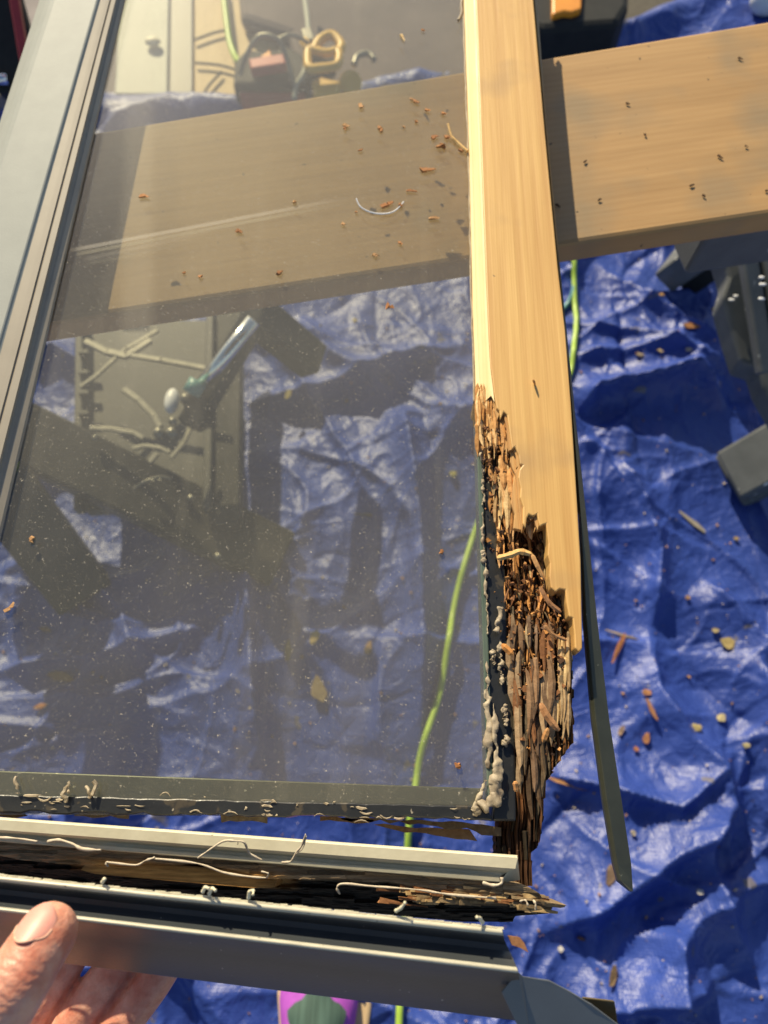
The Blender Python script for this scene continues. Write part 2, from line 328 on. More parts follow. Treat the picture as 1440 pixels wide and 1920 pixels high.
# tarp as a crumpled sheet; its far edge runs beyond the plank
E0 = P(120, 182, 0); E1 = P(480, 196, 0); E2 = P(1040, 112, 0); E3 = P(1180, 48, 0); E4 = P(1330, -30, 0)
nx, ny = 760, 680
gx = np.linspace(-.95, 1.15, nx); gy = np.linspace(0, 1, ny)
edge = np.interp(gx, [-1.2, E0[0], E1[0], E2[0], E3[0], E4[0], 1.3], [E0[1]-.05, E0[1], E1[1], E2[1], E3[1], E4[1], E4[1]+.25])
edge = edge+.02*(vn(gx*7, gx*0, 5)-.5)
X = np.repeat(gx[None, :], ny, 0); Y = -.75+(edge[None, :]+.75)*gy[:, None]
def ridge(H, pts, h, wl, wr=None):
    wr = wr or wl; Pp = [P(a, b_, .01)[:2] for a, b_ in pts]
    best = np.full(X.shape, 9.); side = np.zeros(X.shape); fade = np.ones(X.shape); n = len(Pp)-1
    for i in range(n):
        a, b_ = Pp[i], Pp[i+1]; d = b_-a; L2 = d@d
        traw = ((X-a[0])*d[0]+(Y-a[1])*d[1])/L2; t = np.clip(traw, 0, 1)
        dx = X-a[0]-t*d[0]; dy = Y-a[1]-t*d[1]; D = np.hypot(dx, dy); mk = D < best
        best = np.where(mk, D, best); side = np.where(mk, d[0]*dy-d[1]*dx, side)
        gl = (i+t)/n; fade = np.where(mk, np.minimum(1, np.minimum(gl, 1-gl)*5+.15), fade)
    wd = np.where(side > 0, wl, wr)
    return H+1.1*h*fade*np.exp(-(best/wd)**1.05)
wx = .09*fbm(X*2.2, Y*2.2, 31, 3); wy = .09*fbm(X*2.2, Y*2.2, 41, 3)
H = .045*(fbm(X*1.6+wx*5, Y*1.6, 3, 2)-.4)
H = H+.020*ridged(X*2.6+wx*9, Y*2.3+wy*9, 11, 2)**5
H = H+.012*ridged(X*6+wx*25, Y*5.+wy*25, 13, 2)**3
def crease(H, n, amp, ln, wd, seed):
    r_ = random.Random(seed)
    for q in range(n):                                   # straight sharp fold lines with a steep and a shallow flank
        cx, cy = r_.uniform(-.9, 1.1), r_.uniform(-.7, 1.3); an = r_.choice([r_.gauss(.3, .5), r_.gauss(1.75, .45)]); l_ = ln*r_.uniform(.5, 1.6)
        x0, x1 = np.searchsorted(gx, cx-l_*1.6), np.searchsorted(gx, cx+l_*1.6)
        xs = X[:, x0:x1]; ys = Y[:, x0:x1]; u = (xs-cx)*math.cos(an)+(ys-cy)*math.sin(an); v = -(xs-cx)*math.sin(an)+(ys-cy)*math.cos(an)
        v = v+r_.uniform(-.5, .5)*u*u/l_*1.5+.008*(vn(u*25, v*0, seed+q)-.5)
        wa, wb = wd*r_.uniform(.3, .8), wd*r_.uniform(1., 2.6)
        H[:, x0:x1] += amp*r_.uniform(.4, 1.3)*r_.choice([1, 1, 1, -.6])*np.exp(-abs(v)/np.where(v > 0, wa, wb))*np.clip(1-(u/l_)**2, 0, 1)
    return H
H = crease(H, 70, .026, .30, .020, 5)
H = crease(H, 230, .011, .15, .009, 6)
H = crease(H, 500, .0042, .07, .0045, 7)
H = H+.0018*ridged(X*30+wx*60, Y*26+wy*60, 17, 2)**2
for pts, h, a, b_ in [
    ([(1010, 1745), (1120, 1690), (1235, 1600), (1290, 1570), (1340, 1500)], .050, .05, .018),
    ([(1200, 1180), (1215, 1300), (1270, 1390), (1325, 1440), (1345, 1510), (1290, 1580), (1330, 1700), (1400, 1810)], .045, .02, .05),
    ([(1010, 1455), (1120, 1480), (1240, 1515), (1335, 1440)], .035, .03, .012),
    ([(1070, 800), (1100, 770), (1180, 755), (1270, 735), (1350, 780)], .055, .03, .012),
    ([(1060, 700), (1180, 690), (1300, 660)], .02, .03, .02),
    ([(1140, 890), (1180, 960), (1215, 1050), (1210, 1200)], .035, .03, .015),
    ([(1300, 1100), (1380, 1180), (1440, 1260)], .03, .015, .03),
    ([(750, 770), (765, 860), (785, 1000), (790, 1200), (785, 1420)], .050, .020, .035),
    ([(470, 760), (600, 750), (740, 700), (860, 660)], .03, .03, .012),
    ([(470, 1050), (480, 1200), (500, 1440)], .048, .018, .03),
    ([(0, 1080), (120, 1040), (240, 1150), (300, 1300)], .03, .02, .014),
    ([(0, 1260), (180, 1240), (400, 1180)], .022, .02, .014),
    ([(560, 600), (620, 690), (740, 760)], .025, .02, .014),
    ([(1230, 1720), (1240, 1800), (1220, 1900)], .04, .02, .03),
    ([(1050, 1900), (1200, 1860), (1320, 1830)], .045, .03, .012),
    ([(1390, 1240), (1430, 1400), (1440, 1560)], .04, .03, .02),
    ([(60, 700), (120, 680), (200, 720)], .03, .02, .014)]:
    H = ridge(H, pts, h, a, b_)
fe = np.clip((gy[:, None]-.93)/.07, 0, 1)
H = H*(1-.5*fe)+.035*np.exp(-((gy[:, None]-.975)/.018)**2)*(.4+vn(gx*9, gx*0, 3))[None, :]
H = np.maximum(H-H.min()*0+.012, .006)
V = np.stack([X, Y, H], -1).reshape(-1, 3)
idx = np.arange(nx*ny).reshape(ny, nx)
Fc = np.stack([idx[:-1, :-1], idx[:-1, 1:], idx[1:, 1:], idx[1:, :-1]], -1).reshape(-1, 4)
tarp = obj('tarp', V, Fc, m_tarp, smooth=True); tag(tarp, 'crumpled blue poly tarp spread on the ground beneath the window sash', 'tarp')
def tz(x, y):
    i = int(np.clip(np.searchsorted(gx, x), 1, nx-1)); f = (y+.75)/(edge[i]+.75)
    j = int(np.clip(f*(ny-1), 0, ny-1)); return float(H[j, i])
def T(px, py, up=0.):
    p = P(px, py, .03)
    for _ in range(3): p = P(px, py, tz(p[0], p[1])+up)
    return p

# ------------------------------------------------------------------ support plank
ZS = .750; ZB = .713; ZP = .711
plank = thing('wood_plank', 'broad tan pine plank lying under the window sash as a work support', 'plank', P(700, 380, ZP-.04))
gk = G(); far = [P(-300, 326, ZP), P(1750, -12, ZP)]; near = [P(-300, 664, ZP), P(1750, 352, ZP)]
# split along its length so grain runs with the board (local frame rotated to the board)
ang = math.atan2((near[1]-near[0])[1], (near[1]-near[0])[0])
ca, sa = math.cos(-ang), math.sin(-ang); o0 = P(700, 380, ZP-.04)
def loc(p): d = p-o0; return np.array([d[0]*ca-d[1]*sa, d[0]*sa+d[1]*ca, d[2]])
top = [loc(far[0]), loc(far[1]), loc(near[1]), loc(near[0])]
gk.prism(top, .020); bpy.data.objects.remove(plank)
pl = obj('wood_plank', gk.V, gk.F, m_plank, bevel=.003, org=(0, 0, 0)); pl.location = tuple(o0); pl.rotation_euler = (0, 0, ang)
tag(pl, 'broad tan pine plank lying crosswise under the window sash', 'plank')

# ------------------------------------------------------------------ window sash
sash = thing('window_sash', 'old window sash with dusty glass pane and badly rotted lower corner', 'window', P(500, 960, ZB))
ZG = .738                                                # glass face
# pane
gq = [P(232-.2335*y, y, ZG) for y in (-60, 1528)]+[P(916, 1528, ZG), P(905, 1100, ZG), P(893, 760, ZG), P(868, -60, ZG)]
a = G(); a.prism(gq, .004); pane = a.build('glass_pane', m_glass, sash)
def band(name, px4, z, dz, m, par, bev=.0006, smooth=False):
    k = G(); k.prism([P(x, y, z) for x, y in px4], dz); return k.build(name, m, par, bevel=bev)
def rag(p, q, n, amp, s):
    out = []
    for i in range(n+1):
        t = i/n; out.append((p[0]+(q[0]-p[0])*t, p[1]+(q[1]-p[1])*t+amp*(hsh(i, s)-.5)*2))
    return out
band('spacer_bar', [(-140, 1440), (905, 1478), (905, 1512), (-140, 1494)], ZG-.0045, .010, m_spacer, sash)
band('edge_seal', rag((-140, 1486), (912, 1512), 60, 1.2, 3)+rag((925, 1536), (-140, 1520), 60, 3.5, 4), ZG+.0008, .020, m_black, sash)
# right hand glass edge with seal
band('glass_edge', [(893, 780), (902, 780), (926, 1500), (914, 1500)], ZG+.0006, .014, m_gedge, sash)
k = G(); k.prism([P(x, y, ZG-.001) for x, y in [(900, 800), (935, 800), (945, 1000), (952, 1200), (966, 1400), (968, 1540), (925, 1540), (915, 1300), (908, 1000)]], .018)
k.build('rubber_seal', m_black, sash, bevel=.001)

# intact part of the right stile: traced top face with its broken end
edgeL = [(913, 560), (919, 680), (926, 735), (931, 765), (936, 770), (939, 785), (945, 772), (951, 778), (954, 800), (960, 842), (966, 838), (972, 852), (975, 870),
         (980, 872), (974, 880), (972, 895), (976, 915), (975, 932), (981, 950), (980, 982), (986, 990), (988, 972), (992, 964), (1000, 968), (1007, 964), (1010, 980), (1012, 987),
         (1018, 984), (1024, 982), (1026, 1000), (1028, 1018), (1027, 1040), (1031, 1055), (1030, 1080), (1033, 1102), (1042, 1110), (1050, 1104), (1060, 1106), (1062, 1130), (1067, 1156),
         (1074, 1159), (1077, 1190), (1078, 1215), (1086, 1223), (1092, 1216), (1091, 1150), (1089, 1050), (1081, 920), (1071, 760), (1060, 620), (1046, 500), (1022, 250), (1000, 0), (994, -70), (888, -70), (892, 0), (902, 280)]
rnd2 = [(x, y) for x, y in edgeL]
k = G(); k.prism([P(x, y, ZS) for x, y in rnd2], .010); st = k.build('stile', m_stile, sash, bevel=.0009)
# lower, already softened layers showing past the sound face
for lay, (off, zz_, cc_) in enumerate([(7, ZS-.0016, None), (14, ZS-.0034, None)]):
    q = []
    for i, (x, y) in enumerate(edgeL[2:27]):
        q.append((x-off*(.35+.9*hsh(i, lay)), y+off*(1.2*hsh(i, lay+5)-.1)))
    q += [(1012, 975), (990, 860), (960, 740), (935, 700)]
    k = G(); k.prism([P(x, y, zz_) for x, y in q], .003); k.build('softened_layer', m_soft, sash, bevel=.0005)
# lower body of the stile, under the face, only where the timber is sound
k = G(); k.prism([P(x, y, ZS-.010) for x, y in [(895, -70), (994, -70), (1046, 500), (1071, 760), (1086, 960), (1075, 960), (1040, 900), (990, 840), (955, 760), (905, 700), (893, 300)]], ZS-.010-ZB)
k.build('stile_core', m_stile, sash)
# glazing stop: bevelled strip falling from the face to the glass
def strip(rows, m, name, par, smooth=False, cols=None):
    V = []; n = len(rows[0])
    for r in rows: V += [np.array(p) for p in r]
    Fc = [(i*n+j, i*n+j+1, (i+1)*n+j+1, (i+1)*n+j) for i in range(len(rows)-1) for j in range(n-1)]
    return obj(name, V, Fc, m, par, smooth=smooth)
rows = []
for y in np.linspace(-70, 752, 40):
    t = (y+70)/822; xr = np.interp(y, [-70, 0, 280, 560, 680, 752], [887.5, 891.5, 901.5, 912.5, 918.5, 927]); xl = np.interp(y, [-70, 0, 280, 560, 752], [866, 869, 879, 885, 892])
    j = 1.2*(vn(y*.05, 0, 4)-.5)
    rows.append([P(xr+1, y, ZS-.0095), P(xr, y, ZS-.0004), P(xr-.15*(xr-xl)+j, y, ZS-.0012), P(xr-.70*(xr-xl), y, ZG+.0055), P(xr-.74*(xr-xl), y, ZG+.0035), P(xl+1.5, y, ZG+.0022), P(xl+j, y, ZG+.0004), P(xl+j, y, ZG-.006)])
for j, (dx_, dy_) in enumerate([(0, -4), (1, 3), (0, -14), (2, 9), (0, -6), (1, 2), (0, -10), (0, -10)]):
    rows[-1][j] = rows[-1][j]+np.array([0, -dy_*.00025, 0])
strip(rows, m_stop, 'glazing_stop', sash)
# pale paint and sealant line along the stop
k = G(); k.tube(spline([P(np.interp(y, [-70, 0, 280, 560, 752], [865, 868, 878, 884, 890])+2*(rnd()-.5), y, ZG+.0006) for y in range(-60, 760, 24)], 3), .0006, 6)
k.tube(spline([P(868, -10, ZG+.001), P(865, 8, ZG+.0012), P(866, 24, ZG+.001), P(859, 38, ZG+.001)], 5), .0009, 6)
k.build('sealant_line', m_seal, sash, smooth=True)
# splintered end of the stop
k = G()
for i in range(95):
    x = 894+rnd()*38; y = 722+rnd()*85; ln = 16+rnd()*34; z = ZS-.003-.006*rnd()
    dx = (rnd()-.35)*10
    cc = random.choice([(.72, .46, .20), (.62, .34, .12), (.50, .25, .08), (.80, .56, .28)])
    sliver(k, P(x, y, z), P(x+dx, y+ln*1.3, z-.003*rnd()), .0012+.0024*rnd(), .0012+.001*rnd(), cc, .06)
k.build('splintered_end', m_splint, sash, cols=True)

# rotted timber: a dense broken-fibre surface
def rot_sheet(name, yl, xl, yr, xr, y0, y1, ny, nx, depth, colf, zbot, par, seed=0, m=m_rot):
    ys = np.linspace(y0, y1, ny); us = np.linspace(0, 1, nx); V = np.zeros((ny, nx, 3)); C = np.zeros((ny, nx, 3))
    for i, y in enumerate(ys):
        a = np.interp(y, yl, xl)+2.5*(vn(y*.12, 1., seed+1)-.5)+3*(hsh(int(y/9), 3, seed)-.5); b_ = np.interp(y, yr, xr)+5*(vn(y*.06, 3., seed+2)-.5)+5*(hsh(int(y/17), 1, seed)-.5)
        for e, u in ((0, 0), (nx-1, 1)): pass
        p0 = P(a, y, ZS-.012); p1 = P(b_, y, ZS-.012); V[i] = p0+(p1-p0)*us[:, None]
    x = V[..., 0]; yy = V[..., 1]; U = np.repeat(us[None], ny, 0); YY = np.repeat(ys[:, None], nx, 1)
    low = np.clip((YY-1120)/120, 0, 1)*np.clip((1560-YY)/40, 0, 1); wob = 1.1*fbm(x*120, yy*28, seed+5, 3)*(1-.5*low)
    fid = np.floor(x/.0017+wob*3.0); seg = np.floor(yy/(.011+.012*hsh(fid, 7, seed)+.045*low)+hsh(fid, 2, seed)*9)
    h = hsh(fid, seg, seed); h2 = hsh(fid, seg, seed+9)
    fx = (x/.0017+wob*3.0) % 1.0
    big = fbm(x*60, yy*22, seed+3, 3)
    fine = vn(x*1900+wob*4, yy*45, seed+21); crk = np.clip(1-abs(vn(x*420+wob*2, yy*26, seed+31)-.5)*14, 0, 1)
    z = ZS-depth(U, YY)-(.0050-.0034*low)*(1-h)**1.5-.0016*fine-.004*crk*(.3+.7*low)-.012*np.clip(.52-big, 0, 1)-.0022*(abs(fx-.5)*2)**3-.0012*fbm(x*900, yy*160, seed+8, 2)
    z = np.maximum(z, zbot+.001)
    V[..., 2] = z; C[:] = colf(U, YY, h, h2, big)
    dark = np.clip((.42-big)*4, 0, 1)[..., None]; C[:] = C*(1-.6*dark)*(1-.45*crk[..., None])*(.95+.5*fine[..., None])
    V = V.reshape(-1, 3); C = C.reshape(-1, 3); idx = np.arange(nx*ny).reshape(ny, nx)
    Fc = np.stack([idx[:-1, :-1], idx[:-1, 1:], idx[1:, 1:], idx[1:, :-1]], -1).reshape(-1, 4).tolist()
    ring = list(idx[0, :])+list(idx[1:, -1])+list(idx[-1, -2::-1])+list(idx[-2:0:-1, 0]); n0 = len(V)
    B = V[ring].copy(); B[:, 2] = zbot; V = np.vstack([V, B]); C = np.vstack([C, C[ring]*.8]); r = len(ring)
    for i in range(r): Fc.append((ring[i], n0+i, n0+(i+1) % r, ring[(i+1) % r]))
    Fc.append([n0+i for i in range(r)])
    return obj(name, V, Fc, m, par, colors=C)
pal = np.array([(.62, .36, .14), (.42, .20, .07), (.27, .12, .045), (.13, .062, .030), (.036, .023, .015)])
def rotcol(U, YY, h, h2, big):
    t = np.interp(YY, [740, 880, 960, 1060, 1180, 1350, 1500, 1560, 1700], [.1, .6, 1.2, 1.8, 2.3, 2.4, 2.6, 3.7, 3.8])+(h2-.5)*np.interp(YY, [1100, 1250], [2.2, 1.1])
    t = t-1.2*np.clip((U-.75)*4, 0, 1)*((YY > 1200) & (YY < 1440))
    t = np.clip(t, 0, 3.999); i = t.astype(int); f = (t-i)[..., None]
    c = pal[i]*(1-f)+pal[i+1]*f
    gr = (h2 > .72)[..., None]*((YY > 1050)[..., None]); lum = c.mean(-1, keepdims=True)*1.45
    return np.where(gr, lum*np.array([1.15, .92, .62]), c)
def depth(U, YY):
    d = np.interp(YY, [735, 770, 880, 960, 1100, 1250, 1400, 1540, 1670], [.0015, .004, .006, .009, .0095, .0065, .008, .0145, .019])
    return d+.004*np.clip(1-U*6, 0, 1)+.006*np.exp(-((U-.55)/.14)**2)*np.exp(-((YY-1370)/75)**2)+.006*np.exp(-((YY-1045)/60)**2)*(U > .5)
yl = [735, 800, 880, 960, 1100, 1200, 1300, 1400, 1500, 1560, 1670]; xl = [893, 903, 912, 916, 936, 944, 962, 964, 952, 938, 942]
yr = [735, 772, 860, 960, 1100, 1160, 1200, 1395, 1420, 1460, 1590, 1600, 1670]; xr = [932, 952, 985, 1020, 1064, 1076, 1074, 1073, 1055, 1028, 1019, 1008, 1004]
rot_sheet('rotted_wood', yl, xl, yr, xr, 735, 1664, 620, 150, depth, rotcol, ZB, sash, 2)
# larger standing shreds in the rot
k = G()
def shred(k, n, ybox, xlo, xhi, zoff, palx, lmin=15, lmax=60, w0=.0010, w1=.0024, slant=.09, spread=.25):
    for i in range(n):
        y = ybox[0]+rnd()*(ybox[1]-ybox[0]); a = np.interp(y, yl, xl); b_ = np.interp(y, yr, xr); u = xlo+rnd()*(xhi-xlo); x = a+(b_-a)*u
        ln = lmin+rnd()**2*(lmax-lmin); an = slant+(rnd()-.5)*spread*2; z = ZS-float(depth(np.array(u), np.array(y)))-zoff*rnd()+.001; ye = min(y+ln, 1668)
        if x+an*ln > np.interp(ye, yr, xr)+1 or x+an*ln < np.interp(ye, yl, xl)-2 or y+ln > 1662: continue
        c = np.array(random.choice(palx))*(.7+.6*rnd())
        sliver(k, P(x, y, z), P(x+an*ln, y+ln, z+(rnd()-.5)*.003), w0+(w1-w0)*rnd(), .0008+.0010*rnd(), c, .06, ((rnd()-.5)*.8, 0, 1))
O = (.62, .33, .12); O2 = (.50, .24, .07); PL = (.60, .43, .21); GR = (.34, .25, .14); DK = (.11, .06, .035); BR = (.28, .13, .055)
shred(k, 85, (765, 960), .05, .95, .003, [O, O2, PL, O, (.74, .48, .22)], 22, 75, .0010, .0034, spread=.14)
shred(k, 60, (930, 1130), .1, .95, .004, [O2, BR, O, BR, DK], 8, 45, .0006, .0018, spread=.6)
shred(k, 22, (930, 1100), .05, .8, .003, [O2, O, PL, (.66, .40, .18)], 40, 120, .0010, .0024, spread=.08)
shred(k, 40, (1080, 1230), .1, .95, .003, [BR, BR, GR, DK, O2], 10, 60, .0007, .0018, spread=.45)
shred(k, 26, (1150, 1300), .05, .7, .0005, [BR, (.27, .165, .09), (.20, .13, .08), (.34, .24, .14)], 60, 150, .0022, .0052, spread=.03, slant=.015)
shred(k, 16, (1180, 1310), .74, .95, .0005, [GR, PL, (.46, .32, .17)], 50, 110, .0014, .0030, spread=.03, slant=.0)
shred(k, 20, (1330, 1450), .1, .8, .001, [(.20, .14, .08), (.12, .075, .04), (.16, .10, .06)], 40, 130, .0018, .0044, spread=.06, slant=.03)
shred(k, 14, (790, 960), .2, .9, .0005, [PL, (.74, .48, .22), O], 50, 110, .0024, .0050, spread=.08)
k.build('fibre_shreds', m_splint, sash, cols=True)
# crumbs
k = G()
for i in range(520):
    y = 800+rnd()**1.3*620; a = np.interp(y, yl, xl)-14*(rnd() < .3); b_ = np.interp(y, yr, xr); u = .03+rnd()*.85; x = a+(b_-a)*u
    z = ZS-float(depth(np.array(u), np.array(y)))+.0015*rnd(); c = np.array(random.choice([O, O2, BR, DK, BR]))*(.7+.5*rnd()); r = .0003+.0009*rnd()**2
    p = P(x, y, z); q = p+np.array([rnd()-.5, rnd()-.5, (rnd()-.5)*.5])*r*3.5; k.box(p, q, r*1.6, r*1.3, c=c, jit=.8, up=(rnd(), rnd(), 1))
k.build('wood_crumbs', m_splint, sash, cols=True)
# remaining sealant: long bead up the glass edge and a lump at the corner
k = G()
def blob(pts, rs, n=16, flat=.5):
    q = spline(pts, 12); rr = np.interp(np.linspace(0, len(rs)-1, len(q)), range(len(rs)), rs)
    rr = [r*.72*(.4+1.2*vn(i*.22, r*900, 6)) for i, r in enumerate(rr)]; k.tube([p_+np.array([vn(i*.3, 3, 8)-.5, vn(i*.3, 9, 8)-.5, 0])*.0012 for i, p_ in enumerate(q)], rr, n, flat=flat)
blob([P(912, 1240, ZG+.001), P(914, 1290, ZG+.001), P(915, 1330, ZG+.0015), P(917, 1390, ZG+.002), P(912, 1440, ZG+.001)], [.0004, .0009, .0016, .0020, .0012])
blob([P(924, 1318, ZG+.002), P(929, 1370, ZG+.003), P(933, 1420, ZG+.003), P(930, 1460, ZG+.003), P(918, 1490, ZG+.003)], [.0008, .002, .0022, .0028, .0030])
blob([P(910, 1462, ZG+.002), P(900, 1490, ZG+.003), P(893, 1510, ZG+.002), P(888, 1524, ZG+.001)], [.001, .0022, .0026, .0015])
blob([P(935, 1470, ZG+.002), P(925, 1500, ZG+.003), P(905, 1515, ZG+.003)], [.002, .0050, .0035])
blob([P(936, 1140, ZG+.003), P(935, 1160, ZG+.0035), P(931, 1185, ZG+.003)], [.0015, .0021, .0015])
for a_, b_, r in [((936, 1200), (941, 1285), .0011), ((924, 1220), (925, 1245), .0009), ((946, 1325), (948, 1360), .0012), ((904, 820), (906, 950), .0009), ((907, 1030), (904, 1052), .0009), ((951, 1380), (949, 1400), .001), ((905, 960), (914, 1190), .0005)]:
    n = 8; blob([P(a_[0]+(b_[0]-a_[0])*i/n+2.5*(rnd()-.5), a_[1]+(b_[1]-a_[1])*i/n, ZG+.0012) for i in range(n+1)], [r*.4]+[r*(.5+rnd()) for _ in range(n-1)]+[r*.4])
so_ = k.build('sealant_bead', m_seal, sash, smooth=True)
tx = bpy.data.textures.new('lumps', 'CLOUDS'); tx.noise_scale = .0035; tx.noise_depth = 3
dm = so_.modifiers.new('lumps', 'DISPLACE'); dm.texture = tx; dm.strength = .0036; dm.mid_level = .5
# flakes stuck on the lower seal
k = G()
for i in range(45):
    x = rnd()*880; yb = 1478+x*.04+rnd()*38; p = P(x, yb, ZG+.0012); d = (rnd()**2*16+1.5)
    sliver(k, p, P(x+d*1.6, yb+d*.06+(rnd()-.5)*3, ZG+.0013), .0004+.0012*rnd()**2, .0003, (1, 1, 1), .3)
for x, y, s_ in [(178, 1478, 1), (166, 1486, .8), (30, 1468, .8), (122, 1490, 1), (126, 1476, .7)]:
    pts = [P(x+s_*12*(rnd()-.5), y+s_*(i-2)*7, ZG+.002+.002*rnd()) for i in range(5)]; k.tube(spline(pts, 3), .0009*s_, 6)
k.build('sealant_flakes', m_seal, sash)
# torn wood left under the pane's lower edge
k = G()
def shard(k, pts, z, th, c):
    k = G(); k.prism([P(x, y, z) for x, y in pts], th, c); k.build('torn_shard', m_splint, sash, cols=True)
shard(k, rag((640, 1532), (905, 1545), 14, 3, 21)+[(940, 1552), (940, 1568), (905, 1566)]+rag((895, 1558), (640, 1534), 14, 5, 22), ZG-.008, .005, (.20, .15, .09))
shard(k, rag((700, 1545), (880, 1556), 9, 3, 23)+rag((895, 1578), (760, 1560), 7, 4, 24), ZG-.012, .003, (.34, .23, .12))
shard(k, rag((412, 1518), (500, 1522), 7, 3, 25)+rag((500, 1542), (415, 1542), 6, 4, 26), ZG-.008, .003, (.44, .37, .24))
shard(k, rag((132, 1514), (240, 1520), 7, 2, 27)+rag((238, 1533), (140, 1530), 6, 3, 28), ZG-.008, .003, (.42, .36, .24))
shard(k, rag((-60, 1508), (30, 1516), 5, 2, 29)+rag((45, 1532), (-60, 1530), 5, 3, 30), ZG-.008, .004, (.30, .24, .15))
shard(k, rag((600, 1530), (700, 1536), 7, 2, 33)+rag((700, 1543), (600, 1540), 6, 3, 34), ZG-.008, .003, (.30, .2, .11))
# peeled side cladding hanging free at the right
sc = [(996, -60, 1003, ZS-.003), (1024, 250, 1026, ZS-.003), (1047, 500, 1050, ZS-.003), (1072, 760, 1077, ZS-.004), (1086, 960, 1099, ZS-.006), (1094, 1160, 1120, ZS-.010), (1110, 1350, 1143, ZS-.016),
      (1130, 1500, 1166, ZS-.020), (1150, 1620, 1184, ZS-.024), (1158, 1652, 1186, ZS-.025), (1182, 1672, 1187, ZS-.026)]
V = []
for x0, y, x1, z in sc:
    a_ = P(x0, y, z); b_ = P(x1, y, z-.001); mid = P(x0+(x1-x0)*.22, y, z+.0022)
    V += [a_, mid, b_, b_-np.array([0, 0, .003]), a_-np.array([0, 0, .003])]
n = 5; Fc = [(i*n+j, i*n+(j+1) % n, (i+1)*n+(j+1) % n, (i+1)*n+j) for i in range(len(sc)-1) for j in range(n)]+[tuple(range(5)), tuple((len(sc)-1)*5+j for j in range(5))]
o = obj('stile_cladding', V, Fc, m_olive, sash, bevel=.0004)

# left stile: clad face, rounded outer edge, grooved inner channel
k = G(); rows = []
def lx(a0, s_, y): return a0-s_*y
for y in np.linspace(-80, 1150, 50):
    o_ = lx(100, .325, y); f = lx(183, .287, y); gI = lx(234, .2335, y)
    w_ = gI-f
    rows.append([P(o_-26, y, ZS-.022), P(o_-14, y, ZS-.006), P(o_-5, y, ZS-.0018), P(o_+3, y, ZS-.0002), P(o_+9, y, ZS), P(f-3, y, ZS), P(f, y, ZS-.0004), P(f+3, y, ZS-.0012),
                 P(f+.10*w_, y, ZS-.0020)])
strip(rows, m_clad, 'left_stile', sash, smooth=False)
rows = []
for y in np.linspace(-80, 1150, 50):
    f = lx(183, .287, y); gI = lx(234, .2335, y); w_ = gI-f
    zz = [(0.09, ZS-.0018), (.30, ZS-.0026), (.44, ZS-.0032), (.46, ZS-.0042), (.49, ZS-.0042), (.51, ZS-.0034), (.66, ZS-.0040), (.70, ZS-.0070), (.78, ZS-.0078), (.84, ZS-.0080), (.97, ZS-.0098), (1.02, ZG+.0003), (1.03, ZG-.01)]
    rows.append([P(f+u*w_, y, z) for u, z in zz])
strip(rows, m_inner, 'glazing_channel', sash)

# ------------------------------------------------------------------ detached bottom rail
ZR = .758
rail = thing('bottom_rail', 'broken bottom rail with cream vinyl bead and torn rotten wood below the pane', 'window rail', P(500, 1630, ZR-.04))
def railrows(st, xe, n=60, x0=-160, fe=None):
    """st: list of (y at x=0, slope, z); returns rows running from left to the right end"""
    rows = []
    for i in range(n+1):
        t = i/n; r = []
        for kk, (yy, sl, z) in enumerate(st):
            xr_ = xe[kk] if hasattr(xe, '__len__') else xe
            x = x0+(xr_-x0)*t; r.append(P(x, yy+sl*x, z))
        rows.append(r)
    return rows
rw = railrows([(1532, .0735, ZR-.014), (1534, .0735, ZR-.001), (1537, .0735, ZR), (1556, .0755, ZR-.0005), (1560, .077, ZR-.002), (1563, .078, ZR-.0045), (1567, .0795, ZR-.005),
               (1571, .080, ZR-.003), (1577, .081, ZR-.0035), (1580, .082, ZR-.009)], [970, 970, 971, 966, 955, 948, 940, 936, 938, 938])
strip(rw, m_cream, 'vinyl_bead', rail)
k = G(); e = [P(970, 1603, ZR-.014), P(970, 1605, ZR), P(967, 1628, ZR-.0005), P(950, 1636, ZR-.004), P(936, 1656, ZR-.006), P(975, 1650, ZR-.014)]
k.add(e, [(0, 1, 2, 3, 4, 5)]); k.add([v-np.array([.0012, 0, 0]) for v in e], [(5, 4, 3, 2, 1, 0)]); k.build('bead_end', m_cream, rail)
# torn timber under it, broken end to the right
def railcol(U, YY, h, h2, big):
    return None
nx2, ny2 = 520, 90; V = np.zeros((ny2, nx2, 3)); C = np.zeros((ny2, nx2, 3))
for i in range(ny2):
    u = i/(ny2-1)
    for j in range(0, nx2):
        x = -160+j*(1052+160)/(nx2-1)
        yt = 1573+.081*x; yb = 1655+.0955*x
        if x > 935: yt = np.interp(x, [935, 955, 985, 1005, 1015, 1052], [1648, 1655, 1660, 1672, 1688, 1694]); 
        if x > 880: yb = np.interp(x, [880, 950, 975, 980, 1045, 1052], [1739, 1739, 1738, 1727, 1722, 1712])
        V[i, j] = P(x+3*hsh(i//4, 4)*(j == nx2-1), yt+(yb-yt)*u, ZR-.012)
x = V[..., 0]; yy = V[..., 1]; U = np.repeat(np.linspace(0, 1, ny2)[:, None], nx2, 1); PX = np.repeat(np.linspace(-160, 1052, nx2)[None], ny2, 0)
fid = np.floor(yy/.0016+1.6*fbm(x*20, yy*90, 77, 3)); seg = np.floor(x/(.02+.03*hsh(fid, 5, 3))+9*hsh(fid, 3, 3)); h = hsh(fid, seg, 6); h2 = hsh(fid, seg, 8)
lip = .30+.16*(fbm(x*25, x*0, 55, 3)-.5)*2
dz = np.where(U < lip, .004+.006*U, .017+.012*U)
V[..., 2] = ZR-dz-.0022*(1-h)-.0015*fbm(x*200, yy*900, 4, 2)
base = np.array([(.34, .25, .15)])*(.6+.7*h2[..., None])
